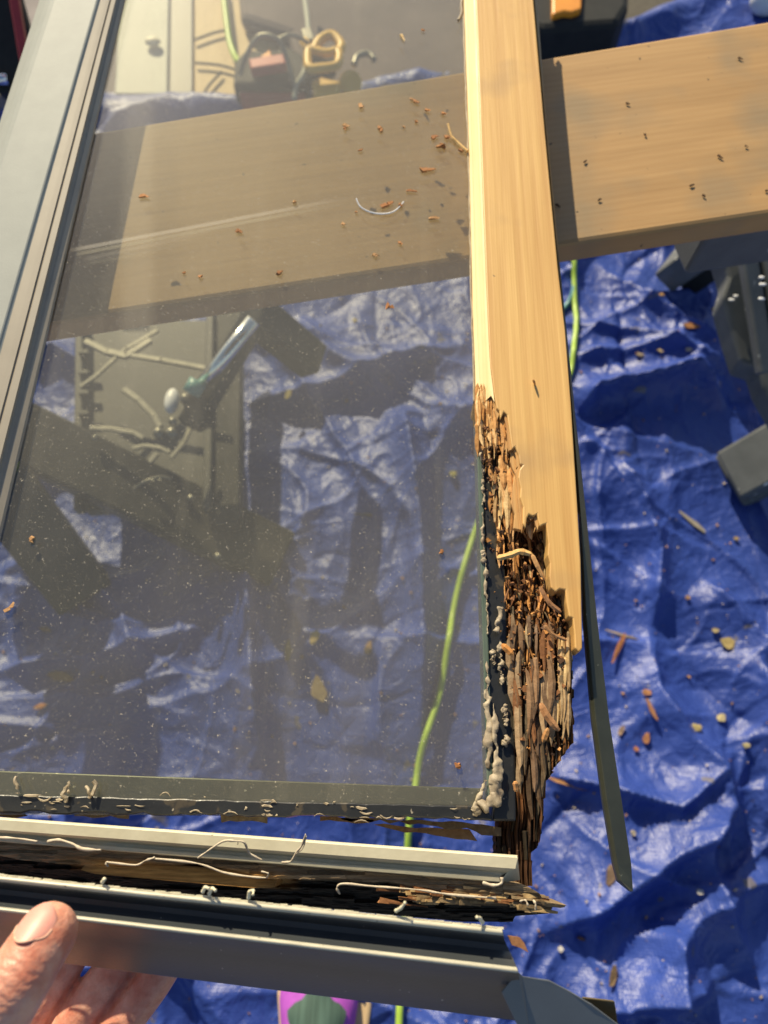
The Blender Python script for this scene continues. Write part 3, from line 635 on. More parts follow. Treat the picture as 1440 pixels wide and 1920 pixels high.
or_ = (np.clip((fbm(x*16, yy*40, 91, 2)-.47)*8, 0, 1)*(PX < 600)*(PX > 110)*np.clip((U-.18)*8, 0, 1)*np.clip((.66-U)*8, 0, 1))[..., None]
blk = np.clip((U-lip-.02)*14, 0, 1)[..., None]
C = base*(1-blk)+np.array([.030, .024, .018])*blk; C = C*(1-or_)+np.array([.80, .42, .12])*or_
V[..., 2] = np.where(or_[..., 0] > .5, np.maximum(V[..., 2], ZR-.010), V[..., 2])
V = V.reshape(-1, 3); C = C.reshape(-1, 3); idx = np.arange(nx2*ny2).reshape(ny2, nx2)
Fc = np.stack([idx[:-1, :-1], idx[1:, :-1], idx[1:, 1:], idx[:-1, 1:]], -1).reshape(-1, 4).tolist()
ring = list(idx[0, :])+list(idx[1:, -1])+list(idx[-1, -2::-1])+list(idx[-2:0:-1, 0]); n0 = len(V); B = V[ring].copy(); B[:, 2] = ZR-.034
V = np.vstack([V, B]); C = np.vstack([C, C[ring]]); r = len(ring)
for i in range(r): Fc.append((ring[i], ring[(i+1) % r], n0+(i+1) % r, n0+i))
Fc.append([n0+i for i in range(r)][::-1])
obj('rail_wood', V, Fc, mat('torn_rail', (1, 1, 1), .8, c2=(.5, .45, .4), scale=1, stretch=(90, 900, 500), bump=.8, attr=True, spec=.25), rail, colors=C)
k = G()
for i in range(70):
    x = 700+rnd()*310; y = 1662+rnd()*30+max(0, x-940)*.35; ln = 20+rnd()*60
    if x+ln > 1048: continue
    k.box(P(x, y, ZR-.006-.003*rnd()), P(x+ln, y+ln*.11+(rnd()-.5)*4, ZR-.007-.003*rnd()), .0008+.0018*rnd(), .001, c=np.array(random.choice([GR, PL, BR, GR]))*(.6+.6*rnd()), jit=.7, taper=.5)
k.build('rail_splinters', m_splint, rail, cols=True)
# pulled-up strings of old sealant
def strand(pts, r, name='sealant_strand', par=rail, m=m_strand):
    kk = G(); q = spline(pts, 6); kk.tube(q, [r*.75*(.5+1.0*vn(i*.5, r*9e4, 3)) for i in range(len(q))], 7); return kk.build(name, m, par, smooth=True)
Z1 = ZR+.001
strand([P(371, 1609, Z1), P(395, 1592, Z1+.003), P(420, 1577, Z1+.006), P(440, 1577, Z1+.006), P(458, 1580, Z1+.005), P(468, 1600, Z1+.002), P(492, 1613, Z1)], .00055)
strand([P(528, 1617, Z1), P(545, 1615, Z1), P(556, 1598, Z1+.003), P(566, 1585, Z1+.006), P(573, 1564, Z1+.010)], .0006)
strand([P(556, 1600, Z1+.003), P(568, 1590, Z1+.006), P(574, 1568, Z1+.009)], .0004)
strand([P(90, 1578, ZR-.002), P(110, 1575, ZR), P(135, 1582, ZR), P(155, 1592, ZR), P(190, 1594, ZR-.001)], .0008)
strand([P(-20, 1570, ZR-.002), P(30, 1572, ZR), P(70, 1578, ZR)], .0006)
strand([P(203, 1625, ZR-.004), P(199, 1617, ZR-.003), P(212, 1618, ZR-.003), P(255, 1622, ZR-.004), P(272, 1614, ZR-.002), P(290, 1608, ZR-.001)], .0006)
strand([P(290, 1610, ZR-.003), P(370, 1619, ZR-.003), P(420, 1636, ZR-.004), P(470, 1644, ZR-.004), P(500, 1646, ZR-.004)], .0006)
strand([P(500, 1646, ZR-.004), P(503, 1638, ZR-.001), P(490, 1634, ZR-.001)], .0005)
strand([P(637, 1676, ZR-.005), P(632, 1664, ZR-.003), P(645, 1657, ZR-.003), P(700, 1662, ZR-.004), P(780, 1668, ZR-.004), P(850, 1678, ZR-.005), P(930, 1684, ZR-.006)], .0006)
strand([P(905, 1655, ZR-.002), P(925, 1660, ZR-.001), P(940, 1656, ZR), P(941, 1645, ZR)], .0008)
strand([P(1000, 1688, ZR-.003), P(1004, 1695, ZR-.002), P(1004, 1706, ZR-.003)], .0006)
strand([P(975, 1690, ZR-.003), P(985, 1688, ZR), P(990, 1698, ZR)], .0005)

# ------------------------------------------------------------------ rail cladding held in the hand
ZC = .795
cl = thing('rail_cladding', 'dark grey metal rail cladding with two raised ridges held by a hand', 'metal trim', P(400, 1760, ZC-.05))
st_ = [(1648, .105, ZC-.012), (1640, .1055, ZC-.003), (1641, .106, ZC+.0015), (1646, .1065, ZC+.0028), (1651, .107, ZC+.0026), (1656, .108, ZC+.0012), (1660, .109, ZC-.0015), (1667, .110, ZC-.0042),
       (1677, .112, ZC-.0045), (1688, .113, ZC-.0030), (1696, .115, ZC-.0005), (1700, .117, ZC+.0018), (1704, .118, ZC+.0028), (1708, .119, ZC+.0026), (1712, .120, ZC+.001), (1717, .121, ZC-.003),
       (1740, .1225, ZC-.012), (1790, .127, ZC-.030), (1791, .127, ZC-.0335), (1740, .1225, ZC-.0155)]
xe = [938, 940, 941, 943, 944, 945, 946, 950, 956, 962, 966, 969, 971, 972, 973, 974, 985, 1250, 1250, 985]
rows = railrows(st_, xe, 70)
o = strip(rows, m_clad2, 'cladding_shell', cl, smooth=True)
sd2 = o.modifiers.new('edge', 'EDGE_SPLIT'); sd2.split_angle = .75
# flap at its cut end
k = G(); fl = [(972, 1822, ZC-.002), (980, 1831, ZC-.004), (1030, 1838, ZC-.005), (1068, 1858, ZC-.007), (1110, 1883, ZC-.009), (1160, 1921, ZC-.013), (1230, 1985, ZC-.018), (1000, 1985, ZC-.018), (940, 1860, ZC-.009)]
k.prism([P(*v) for v in fl], .0012); k.build('end_flap', m_flap, cl, bevel=.0004)
k = G(); k.prism([P(*v) for v in [(1092, 1870, ZC-.024), (1153, 1877, ZC-.024), (1160, 1925, ZC-.030), (1120, 1925, ZC-.032)]], .002); k.build('end_tab', mat('brown_tab', (.13, .10, .05), .45), cl, bevel=.0005)
k = G()
for i in range(60):                                          # ragged cream paint skin left on the upper ridge
    x = -20+i*16+rnd()*8; y0_ = 1640+.106*x
    k.box(P(x, y0_+1.0*rnd(), ZC+.0022), P(x+13+rnd()*8, y0_+1.3+.8*rnd(), ZC+.0023), .0003+.0004*rnd(), .0004, jit=.6)
k.build('paint_skin', m_cream, cl)
rr = railrows([(1640.5, .1059, ZC+.0012), (1642, .1062, ZC+.0024), (1646.5, .1066, ZC+.0034), (1650, .107, ZC+.0032), (1653, .1075, ZC+.0024)], [940, 941, 942, 943, 944], 70); strip(rr, m_ridge, 'bright_ridge', cl, smooth=True)
rr = railrows([(1700, .117, ZC+.0022), (1703, .1177, ZC+.0034), (1706, .1184, ZC+.0036), (1709, .119, ZC+.0030)], [968, 970, 971, 972], 70); strip(rr, m_ridge, 'bright_ridge', cl, smooth=True)
for pts in ([(380, 1672), (385, 1664), (392, 1666)], [(392, 1676), (398, 1666), (404, 1670)], [(466, 1684), (468, 1672), (475, 1670), (474, 1678)], [(742, 1708), (752, 1702), (760, 1692)], [(192, 1654), (196, 1648)], [(905, 1730), (900, 1722), (894, 1720)]):
    q = [P(x, y, ZC+.003+.002*i) for i, (x, y) in enumerate(pts)]; strand(q, .0007, 'sealant_strand', cl, m_cream)
k = G(); k.prism([P(x, y, ZC-.004) for x, y in [(953, 1755), (975, 1758), (983, 1768), (991, 1786), (975, 1777), (960, 1772)]], .002, (.30, .15, .07)); k.build('wood_splinter', m_splint, cl, cols=True)

# ------------------------------------------------------------------ hand
k = G()
def chain(pts, rs, sub=8):
    q = spline([np.array(p) for p in pts], sub); rr = np.interp(np.linspace(0, len(rs)-1, len(q)), range(len(rs)), rs)
    for p_, r_ in zip(q, rr): k.ball(p_, r_, n=18, m=12)
TH = [P(90, 1749, .822), P(68, 1782, .8255), P(24, 1852, .828), P(-20, 1925, .822), P(-90, 2030, .805), P(-170, 2110, .78)]
chain(TH, [.0094, .0098, .0104, .0108, .0125, .016], 12)
FG = [[P(150, 1760, 0.704), P(116, 1815, 0.706), P(72, 1878, 0.706), P(0, 1975, 0.706), P(-110, 2090, .702)],
      [P(250, 1765, 0.703), P(212, 1820, 0.704), P(150, 1902, 0.704), P(95, 1985, 0.704), P(-20, 2130, .738)],
      [P(326, 1780, 0.702), P(289, 1838, 0.703), P(222, 1928, 0.703), P(170, 2010, 0.703), P(40, 2160, 0.706)]]
for f, r0 in zip(FG, (.0089, .0091, .0086)):
    chain(f, [r0*.9, r0, r0*1.04, r0*1.12, r0*1.6], 12)
chain([P(-60, 2090, .715), P(-170, 2180, .755), P(-260, 2260, .77)], [.016, .022, .024])
chain([P(20, 2120, .710), P(-60, 2220, .75), P(-180, 2300, .765)], [.016, .021, .024])
chain([P(80, 2150, .708), P(0, 2260, .748), P(-120, 2330, .765)], [.014, .02, .024])
hand = k.build('person', m_skin, None, smooth=True)
rm = hand.modifiers.new('remesh', 'REMESH'); rm.mode = 'VOXEL'; rm.voxel_size = .0009; rm.use_smooth_shade = True
sm = hand.modifiers.new('smooth', 'SMOOTH'); sm.factor = .6; sm.iterations = 10
tag(hand, 'bare left hand of a person pressing its thumb on the grey cladding', 'person')
# nail
tip = TH[0]; base_ = TH[1]; ax = nrm(tip-base_); camdir = nrm(np.array([0, 0, CH])-tip)
sx_ = nrm(np.cross(ax, camdir)); up_ = np.cross(sx_, ax)
if up_@camdir < 0: up_ = -up_
if sx_[0] > 0: sx_ = -sx_                                 # towards the left of the picture
nc = P(63, 1757, .822); nc = tip+ax*((nc-tip)@ax)
def nailpt(s_, a_, off=0):                                # s along the thumb, a around it
    c0 = nc+ax*s_; rr_ = .01010-.06*max(0, s_)+off
    return c0+rr_*(sx_*math.sin(a_)+up_*math.cos(a_))
V = []; nn1, nn2 = 17, 15; A0 = .62
for i in range(nn1):
    t = i/(nn1-1); s_ = -.0075+.0140*t; hw = .66*(1-(abs(2*t-1))**3.2*.45)
    s2 = s_
    for j in range(nn2):
        v = j/(nn2-1)*2-1; ss = s2-.0022*(v*v)*(-1 if t < .5 else .55)*(abs(2*t-1)); V.append(nailpt(ss, A0+hw*v, (.00015-.0005*v**4-.0006*max(0, (t-.75)*4)**2)))
Fc = [(i*nn2+j, i*nn2+j+1, (i+1)*nn2+j+1, (i+1)*nn2+j) for i in range(nn1-1) for j in range(nn2-1)]
nail = obj('thumbnail', V, Fc, m_nail, hand, smooth=True)
k = G(); q = [V[j] for j in range(nn2-2, 1, -1)]; q = [V[(nn1-7-i)*nn2+nn2-1]*1 for i in range(0)]+[V[i*nn2+0] for i in range(8, -1, -1)]+[V[j] for j in range(1, nn2)]+[V[i*nn2+nn2-1] for i in range(1, 7)]
k.tube(spline(q, 2), .00034, 6); k.build('cuticle', m_cut, hand, smooth=True)

# ------------------------------------------------------------------ loose wood chips on the pane and stile
def chip(px, py, ln, wd, ang_, c, z, name, label, cat, grp, bend=0.):
    kk = G(); p = P(px, py, z+.0012); sc_ = .00026
    d = np.array([math.cos(ang_), -math.sin(ang_), 0])*ln*sc_; nrm_ = np.array([math.sin(ang_), math.cos(ang_), 0])*wd*sc_*bend*3
    kk.box(p-d/2, p+nrm_*.5, wd*sc_, wd*sc_*.6, c=c, jit=.7, taper=1.1); kk.box(p+nrm_*.5-d*.03, p+d/2, wd*sc_*1.05, wd*sc_*.55, c=c, jit=.7, taper=.5)
    o = kk.build(name, m_splint, None, cols=True); tag(o, label, cat, grp); return o
GC = 'orange wood chips lying on the glass'
CH_ = [(712, 243, 16, 9, 1.0, 'short orange chip on the glass above the knobbly forked chip'), (803, 318, 36, 10, -.15, 'largest rusty orange chip on the glass, beside the stile'),
       (725, 383, 28, 9, -.5, 'orange chip lying inside the curl of white thread'), (752, 384, 10, 8, .3, 'small orange chip at the right end of the white thread'),
       (270, 369, 20, 7, .05, 'lone orange chip on the glass nearest the left stile'), (447, 434, 14, 8, .2, 'orange chip on the pale mid part of the pane'),
       (525, 511, 12, 8, -.7, 'small orange chip low over the near half of the plank'), (729, 575, 14, 12, .4, 'round reddish chip just past the near edge of the plank'),
       (814, 409, 20, 7, .05, 'tan chip right of the white thread near the stile'), (780, 190, 16, 7, .5, 'brown chip highest over the far edge of the plank'),
       (773, 186, 14, 5, .3, 'brown crumb touching the left end of the highest brown chip'), (650, 235, 13, 8, .2, 'small brown chip left of the short orange chip'), (646, 241, 9, 6, 1.2, 'crumb just under the small brown chip over the far plank edge'), (755, 70, 6, 28, .3, None),
       (828, 272, 8, 18, .2, 'upright orange crumb left of the lower end of the straw splinter'), (838, 258, 12, 9, .3, 'orange crumb touching the middle of the long straw splinter'), (802, 206, 11, 6, .2, 'orange crumb right below the highest brown chip'), (832, 212, 11, 6, .1, "small orange crumb above the straw splinter's top end"), (815, 257, 17, 8, -.6, 'slanted orange crumb left of the straw splinter'), (758, 238, 9, 5, .9, 'tiny crumb halfway between the highest brown chip and the straw splinter'),
       (781, 228, 7, 7, .2, 'tiny dot of wood left of the crumb beside the straw splinter'), (772, 358, 24, 5, .1, "thin tan crumb above the largest rusty chip's right side"), (375, 518, 10, 6, -.3, 'faint tan crumb low over the plank toward the left stile'), (345, 510, 6, 5, .2, 'tiny crumb left of the faint tan crumb over the plank'), (704, 478, 14, 7, .4, "pale tan crumb right of the pane middle above the plank's near edge"), (645, 419, 8, 6, .2, 'tiny orange crumb under the left end of the white thread'), (668, 397, 7, 4, .4, 'thin crumb at the upper left tip of the white thread'),
       (752, 455, 8, 6, .4, 'tiny crumb between white thread and plank near edge, right side'), (866, 282, 12, 8, .4, 'orange crumb at the foot of the straw splinter by the stile'), (553, 379, 7, 7, .5, 'tiny pale crumb on the pane centre above the lone stile chip line'), (793, 57, 7, 5, .3, 'tiny crumb far up the pane right of the pale straw chip'), (679, 198, 12, 8, .5, 'dark brown crumb above the small brown chip'), (676, 280, 13, 4, -.5, 'faint thin crumb left of the short orange chip'), (858, 1437, 9, 9, .2, "crumb near the pane's lower right corner"), (828, 1035, 7, 7, .5, 'tiny orange crumb on the pane left of the rotted stile'),
       (18, 1138, 20, 7, -.9, 'slanted orange chip at the left picture edge, low on the pane'), (60, 1012, 12, 6, 1.4, 'orange crumb on the pane over the lower dark sawhorse leg')]
for x, y, l_, w__, a_, lb in CH_:
    c = np.array(random.choice([(.52, .25, .10), (.42, .19, .075), (.58, .34, .16)]))*(.85+.3*rnd())
    if (x, y) == (755, 70): c = np.array((.75, .55, .28)); o = chip(x, y, 28, 7, 1.15, c, ZG, 'wood_chip', 'pale straw coloured chip on the far part of the pane', 'wood chip', GC); continue
    chip(x, y, l_, w__, a_, c, ZG, 'wood_chip', lb or 'tiny crumb of brown rotten wood scattered on the dusty glass', 'wood chip', GC if lb else 'tiny wood crumbs scattered on the glass', bend=rnd()-.5)
kk = G(); kk.tube(spline([P(840, 232, ZG+.003), P(847, 256, ZG+.002), P(860, 270, ZG+.0015), P(876, 284, ZG+.002)], 4), [.0007]*5+[.0011]*8, 6, (.72, .50, .22)); o = kk.build('wood_splinter', m_splint, None, cols=True)
tag(o, 'long thin straw coloured splinter leaning on the glazing stop', 'splinter')
kk = G(); kk.tube(spline([P(668, 372, ZG+.002), P(676, 388, ZG+.001), P(695, 398, ZG+.0008), P(715, 401, ZG+.0008), P(735, 398, ZG+.001), P(749, 388, ZG+.001), P(757, 378, ZG+.001)], 5), .00045, 6); o = kk.build('sealant_curl', m_white, None)
tag(o, 'curled white thread of sealant lying on the glass', 'thread')
for pts, r, c, lb in [([(932, 1047), (958, 1040), (975, 1034), (998, 1040)], .0019, (.78, .50, .20), 'pale golden splinter lying across the rotted stile'),
                      ([(998, 1040), (1008, 1062), (1022, 1088)], .0013, (.55, .32, .14), 'brown splinter slanting down from the pale golden splinter'),
                      ([(1012, 1100), (1030, 1130), (1052, 1148)], .0012, (.34, .18, .09), 'dark splinter slanting under the broken tip of the stile'),
                      ([(1020, 1172), (1038, 1190), (1062, 1200)], .0011, (.34, .19, .09), 'thin curved splinter near the right edge of the rot'),
                      ([(941, 1208), (962, 1228)], .0017, (.74, .34, .10), 'short bright orange splinter by the rubber seal'),
                      ([(1014, 1318), (1024, 1340), (1048, 1370)], .0017, (.46, .24, .11), 'thick brown splinter over the hollow low in the rot'),
                      ([(1028, 1365), (1018, 1392)], .0013, (.50, .26, .10), 'short brown splinter below the thick brown one'),
                      ([(966, 1465), (968, 1484)], .0014, (.70, .36, .14), 'small orange splinter beside the corner sealant lump'),
                      ([(1000, 712), (1003, 722)], .0010, (.60, .34, .14), 'tiny pointed splinter standing on the sound stile face')]:
    kk = G(); zz = ZS-.0022 if pts[0] != (1000, 712) else ZS+.001
    q = [P(x, y, zz-(.0015 if i else 0)*(i == len(pts)-1)+(.004 if pts[0] == (1000, 712) and i == 0 else 0)) for i, (x, y) in enumerate(pts)]; q = spline(q, 4)
    kk.tube(q, [r*(.75+.4*rnd())*(1 if 0 < i < len(q)-1 else .5) for i in range(len(q))], 5, c, flat=.6); o = kk.build('wood_splinter', m_splint, None, cols=True); tag(o, lb, 'splinter', 'splinters on the rotted stile')

for x, y, l_, a_, lb in [(1177, 194, 14, .5, 'dark crumb in the middle of the plank just above the smudge'), (1098, 302, 13, -.9, 'dark crumb on the plank left of centre'), (1210, 253, 12, 1.2, 'small upright brown crumb in the centre of the plank'),
                      (1046, 385, 17, .8, 'biggest black crumb on the plank beside the stile'), (1124, 374, 12, -.4, 'brown crumb right of the biggest black crumb'), (1351, 294, 22, .7, 'long dark crumb toward the right side of the plank'),
                      (1298, 347, 18, -.5, 'slanted dark crumb low on the right part of the plank'), (1320, 367, 10, 1.0, 'small dark crumb under the slanted dark crumb'), (1388, 109, 20, .6, 'brown crumb near the far edge of the plank at right'), (1400, 274, 10, .4, 'faint brown crumb at the right end of the plank'),
                      (1438, 357, 12, .2, 'dark crumb on the plank at the right picture edge')]:
    chip(x, y, l_*.75, 5, a_, np.array([.10, .06, .03])*(.7+.6*rnd()), ZP, 'wood_crumb', lb, 'wood crumb', 'dark crumbs lying on the pine plank')
# ------------------------------------------------------------------ cords
def cord(pts, r, m, name, label):
    q = np.array(spline([T(x, y, r+.001) for x, y in pts], 10))
    zz = np.array([max(tz(p[0]+a, p[1]+b) for a in (-.006, 0, .006) for b in (-.006, 0, .006)) for p in q])
    for _ in range(6): zz = np.maximum(zz, np.convolve(np.pad(zz, 1, 'edge'), [.25, .5, .25], 'valid'))
    q[:, 2] = zz+r
    kk = G(); kk.tube(list(q), r, 10); o = kk.build(name, m, None, smooth=True); tag(o, label, 'cord'); return o
cord([(1085, 380), (1074, 470), (1076, 530), (1080, 600), (1074, 660), (1062, 715), (1000, 790), (930, 900), (893, 990), (862, 1090), (842, 1190), (824, 1300), (792, 1400), (778, 1480), (766, 1560), (760, 1700), (750, 1850), (746, 1990)], .0045, m_cord, 'extension_cord', 'lime green extension cord running over the tarp under the pane')
cord([(1040, 450), (1068, 480), (1076, 520), (1072, 555), (1055, 580), (1035, 590)], .0042, m_teal, 'extension_cord', 'teal cord curling out below the pine plank')

# ------------------------------------------------------------------ shoe
shoe = thing('shoe', 'purple knit shoe with dark green lacing panel and tan sole below the cladding', 'shoe', P(590, 1960, .02))
c0 = P(600, 1915, .07)
def shoe_out(t):  # half widths along the shoe, t from heel 0 to toe 1
    return np.interp(t, [0, .06, .2, .45, .7, .85, .95, 1], [.012, .028, .036, .038, .048, .044, .028, .004])
L0 = .27; yh = c0[1]+.098-L0
k = G(); rows = []
V = []; n1, n2 = 40, 25
for i in range(n1):
    t = i/(n1-1); hw = shoe_out(t); y = yh+L0*t; zt = np.interp(t, [0, .35, .6, .8, 1], [.11, .115, .085, .066, .045])
    for j in range(n2):
        a_ = math.pi*j/(n2-1); xx = -math.cos(a_)*hw; zz = .038+(zt-.038)*math.sin(a_)**.75; V.append((c0[0]+xx-.004, y, zz))
Fc = [(i*n2+j, i*n2+j+1, (i+1)*n2+j+1, (i+1)*n2+j) for i in range(n1-1) for j in range(n2-1)]
up1 = obj('shoe_upper', V, Fc, m_purple, shoe, smooth=True)
V2 = []
for i in range(n1):
    t = i/(n1-1)*.80
    for j in range(13):
        v = j/12*2-1; hw = shoe_out(t)*(.60+.14*abs(math.sin(t*26)))*min(1, (.82-t)*7); y = yh+L0*t; zt = np.interp(t, [0, .35, .6, .8, 1], [.11, .115, .085, .066, .045])
        V2.append((c0[0]+v*hw-.004, y, .041+(zt-.038)*(1-(v*.6)**2)**.5))
Fc = [(i*13+j, i*13+j+1, (i+1)*13+j+1, (i+1)*13+j) for i in range(n1-1) for j in range(12)]
obj('lacing_panel', V2, Fc, m_green, shoe, smooth=True)
k = G(); out = []
for s_ in (1, -1):
    for i in range(31):
        t = i/30 if s_ > 0 else 1-i/30; out.append(np.array((c0[0]+s_*(shoe_out(t)+.010)+.003, yh-.008+(L0+.016)*t, .042)))
k.prism(out, .030); k.build('shoe_sole', m_sole, shoe, bevel=.004)

# ------------------------------------------------------------------ sawhorse at the right
hr = thing('sawhorse', 'scuffed grey plastic sawhorse standing at the right edge', 'sawhorse', P(1480, 800, 0.0))
k = G(); tp = [(1348, 452, .40), (1362, 500, .385), (1367, 519, .38), (1355, 557, .37), (1372, 620, .35), (1390, 677, .335), (1420, 686, .33), (1432, 725, .32), (1475, 800, .30), (1530, 800, .30), (1530, 400, .41), (1352, 400, .415)]
k.prism([P(*v) for v in tp], .035); k.build('leg', m_grey, hr, bevel=.004)
k = G(); k.box(P(1395, 440, .425), P(1436, 700, .35), .020, .014); k.box(P(1425, 420, .430), P(1475, 720, .345), .016, .022); k.build('leg_rib', m_grey, hr, bevel=.003)
k = G(); k.box(P(1365, 905, .035)+np.array([0, 0, .022]), P(1600, 770, .20), .082, .05, jit=0); k.build('leg', m_grey, hr, bevel=.005)
k = G(); k.box(P(1364, 910, .018)+np.array([0, 0, .012]), P(1470, 850, .09), .090, .03); k.build('foot', m_grey, hr, bevel=.004)
k = G(); k.box(P(1262, 508, .07), P(1370, 430, .20), .075, .045); k.build('leg', m_grey, hr, bevel=.005)
k = G(); k.box(P(1283, 530, .05), P(1380, 462, .16), .030, .05); k.build('foot', m_blackp, hr, bevel=.004)
k = G()
for (x, y, z) in [(1428, 520, .445), (1430, 533, .443), (1428, 560, .435), (1380, 555, .37), (1372, 562, .37), (1419, 665, .345), ]:
    k = G(); k.ball(P(x, y, z+.003), (.003+.002*rnd(), .002, .001), n=8, m=5); k.build('paint_drop', m_white, hr, smooth=True)
k = G(); k.tube(spline([P(1405, 606, .372), P(1412, 600, .373), P(1425, 592, .374)], 4), .0024, 7); k.build('paint_smear', m_white, hr, smooth=True)
k = G(); k.box(P(1290, 430, .60), P(1560, 390, .60), .05, .06); k.build('crossbeam', m_grey, hr, bevel=.004)

# ------------------------------------------------------------------ sawhorse seen through the pane, left
hl = thing('sawhorse', 'dark sawhorse with crossed board legs seen through the glass at left', 'sawhorse', P(60, 900, 0))
k = G(); k.box(P(-130, 730, .20), P(528, 1052, .045), .088, .040); k.build('leg', m_dkgrey, hl, bevel=.004)
k = G(); k.box(P(-60, 830, .22), P(160, 1118, .03), .085, .040); k.build('leg', m_dkgrey, hl, bevel=.004)
k = G(); k.box(P(-60, 640, .30), P(-120, 900, .28), .085, .040); k.build('crossbeam', m_dkgrey, hl, bevel=.004)
for x, y, z in [(357, 933, .118), (408, 1042, .105), (178, 820, .165)]: k = G(); k.ball(P(x, y, z), (.005, .005, .003), n=10, m=6); k.build('bolt', m_steel, hl, smooth=True)

# ------------------------------------------------------------------ folding tool stand with chrome tube (under the pane)
ts = thing('tool_stand', 'folded metal tool stand with chrome tube and levers seen through the glass', 'tool stand', T(290, 800))
k = G(); k.prism([P(x, y, .10) for x, y in [(158, 600), (392, 600), (392, 940), (160, 960)]], .02); k.build('panel', m_olivepanel, ts, bevel=.003)
for x0, x1 in ((152, 150), (396, 390)):
    k = G(); k.box(P(x0, 590, .115), P(x1, 960, .115), .012, .02); k.build('rail', m_olivepanel, ts, bevel=.002)
for y in range(660, 960, 38): k = G(); k.box(P(148, y, .128), P(166, y, .128), .006, .006); k.build('rung', m_olivepanel, ts)
k = G(); k.box(P(432, 590, .10), P(425, 990, .10), .042, .03); k.build('side_bar', m_dkgrey, ts, bevel=.003)
k = G(); k.tube([P(476, 600, .30), P(362, 742, .23)], .0095, 16); k.build('chrome_tube', m_chrome, ts, smooth=True)
k = G(); k.box(P(500, 560, .27), P(355, 800, .19), .030, .03); k.box(P(480, 590, .25), P(590, 680, .16), .05, .04); k.box(P(360, 745, .215), P(388, 800, .20), .03, .035); k.build('bracket', m_blackp, ts, bevel=.004)
k = G(); k.tube([P(372, 715, .25), P(358, 738, .243)], .012, 14); k.build('collar', m_teal, ts, smooth=True)
for x, y, r in ((484, 594, .009), (348, 748, .008), (298, 812, .008), (322, 812, .008), (324, 790, .006)):
    k = G(); k.ball(P(x, y, .26 if y < 700 else .22), r, n=14, m=9); k.build('knob', m_steel, ts, smooth=True)
k = G(); k.ball(P(322, 752, .21), (.010, .020, .010), n=14, m=9); k.build('cap', m_white, ts, smooth=True)
for pts, r in ([[(168, 803), (210, 805), (250, 812), (268, 822)], .0062], [[(248, 842), (270, 836), (300, 840), (318, 848)], .0055], [[(232, 730), (260, 750), (290, 780), (300, 800)], .0085], [[(280, 868), (294, 852)], .0065],
               [[(150, 726), (180, 705), (235, 655), (292, 622)], .0055], [[(160, 640), (200, 660), (236, 668), (280, 640)], .009], [[(235, 665), (300, 675), (380, 690)], .007], [[(320, 860), (345, 830), (362, 790)], .006], [[(250, 916), (270, 902), (300, 900)], .002]):
    k = G(); q = [P(x, y, .17) for x, y in pts]
    for a_, b_ in zip(q[:-1], q[1:]): k.box(a_, b_+(b_-a_)*.08, r*1.0, r*.8)
    k.build('lever', m_steel, ts, bevel=.0008)
# bent wire lying on the leg
k = G(); k.tube(spline([P(248, 918, .165), P(272, 902, .175), P(300, 894, .17), P(322, 898, .165)], 5), .0016, 8); o = k.build('bent_wire', m_steel, None, smooth=True); tag(o, 'thin bent wire lying across the dark sawhorse leg', 'wire')

# ------------------------------------------------------------------ things beyond the tarp
def slab(name, pts, z, th, m, label, cat, bev=.003, par=None):
    k = G(); k.prism([P(x, y, z) for x, y in pts], th); o = k.build(name, m, par, bevel=bev)
    if label: tag(o, label, cat)
    return o
slab('pale_board', [(225, -60), (318, -60), (314, 176), (215, 176)], .020, .016, m_panel, 'pale grey green board lying flat beyond the tarp edge', 'board')
slab('slate_board', [(320, -60), (362, -60), (362, 180), (316, 180)], .016, .012, m_olivepanel, 'narrow dark slate board beside the pale board', 'board')
slab('plywood_sheet', [(364, -60), (560, -60), (560, 178), (364, 182)], .012, .009, m_ply, 'yellow plywood sheet lying on the ground under the tool bag', 'plywood')
slab('canvas_bag', [(440, -80), (760, -80), (900, -80), (900, 170), (620, 176), (560, 150), (540, 60), (450, 30)], .05, .04, m_brownbag, 'flat dull brown canvas bag behind the yellow tool', 'bag', .015)
slab('rubber_mat', [(905, -90), (1300, -90), (1262, 10), (1180, 55), (1110, 84), (1000, 115), (905, 150)], .030, .012, m_mat, 'dark brown rubber mat under the black toolbox', 'mat')
tb = thing('toolbox', 'black toolbox with an orange latch at the far edge', 'toolbox', P(1080, 20, .03))
k = G(); k.prism([P(x, y, .16) for x, y in [(985, -90), (1185, -90), (1180, 10), (1160, 42), (1020, 52), (990, 45)]], .12); k.build('box_body', m_blackp, tb, bevel=.012)
k = G(); k.prism([P(x, y, .172) for x, y in [(1036, -30), (1092, -30), (1090, 16), (1072, 22), (1058, 20), (1036, 27)]], .02); k.build('latch', m_orange, tb, bevel=.003)
wb = thing('tool_bag', 'black and red tool bag with pale carrying straps on the plywood', 'tool bag', P(500, 130, .03))
k = G(); k.prism([P(x, y, .10) for x, y in [(436, 158), (440, 112), (462, 90), (506, 96), (540, 84), (572, 104), (580, 140), (574, 160)]], .06); k.build('bag_body', m_blackp, wb, bevel=.008)
k = G(); k.prism([P(x, y, .085) for x, y in [(440, 150), (575, 160), (570, 182), (450, 178)]], .05); k.build('bag_base', m_red, wb, bevel=.006)
k = G(); k.prism([P(x, y, .112) for x, y in [(490, 104), (506, 92), (509, 104), (500, 118), (484, 124)]], .01); k.build('emblem', m_orange, wb, bevel=.002)
k = G(); k.tube(spline([P(450, 140, .11), P(462, 104, .14), P(486, 68, .16), P(520, 74, .16), P(538, 110, .14), P(552, 160, .10)], 6), .0045, 10); k.build('strap', m_steel, wb, smooth=True)
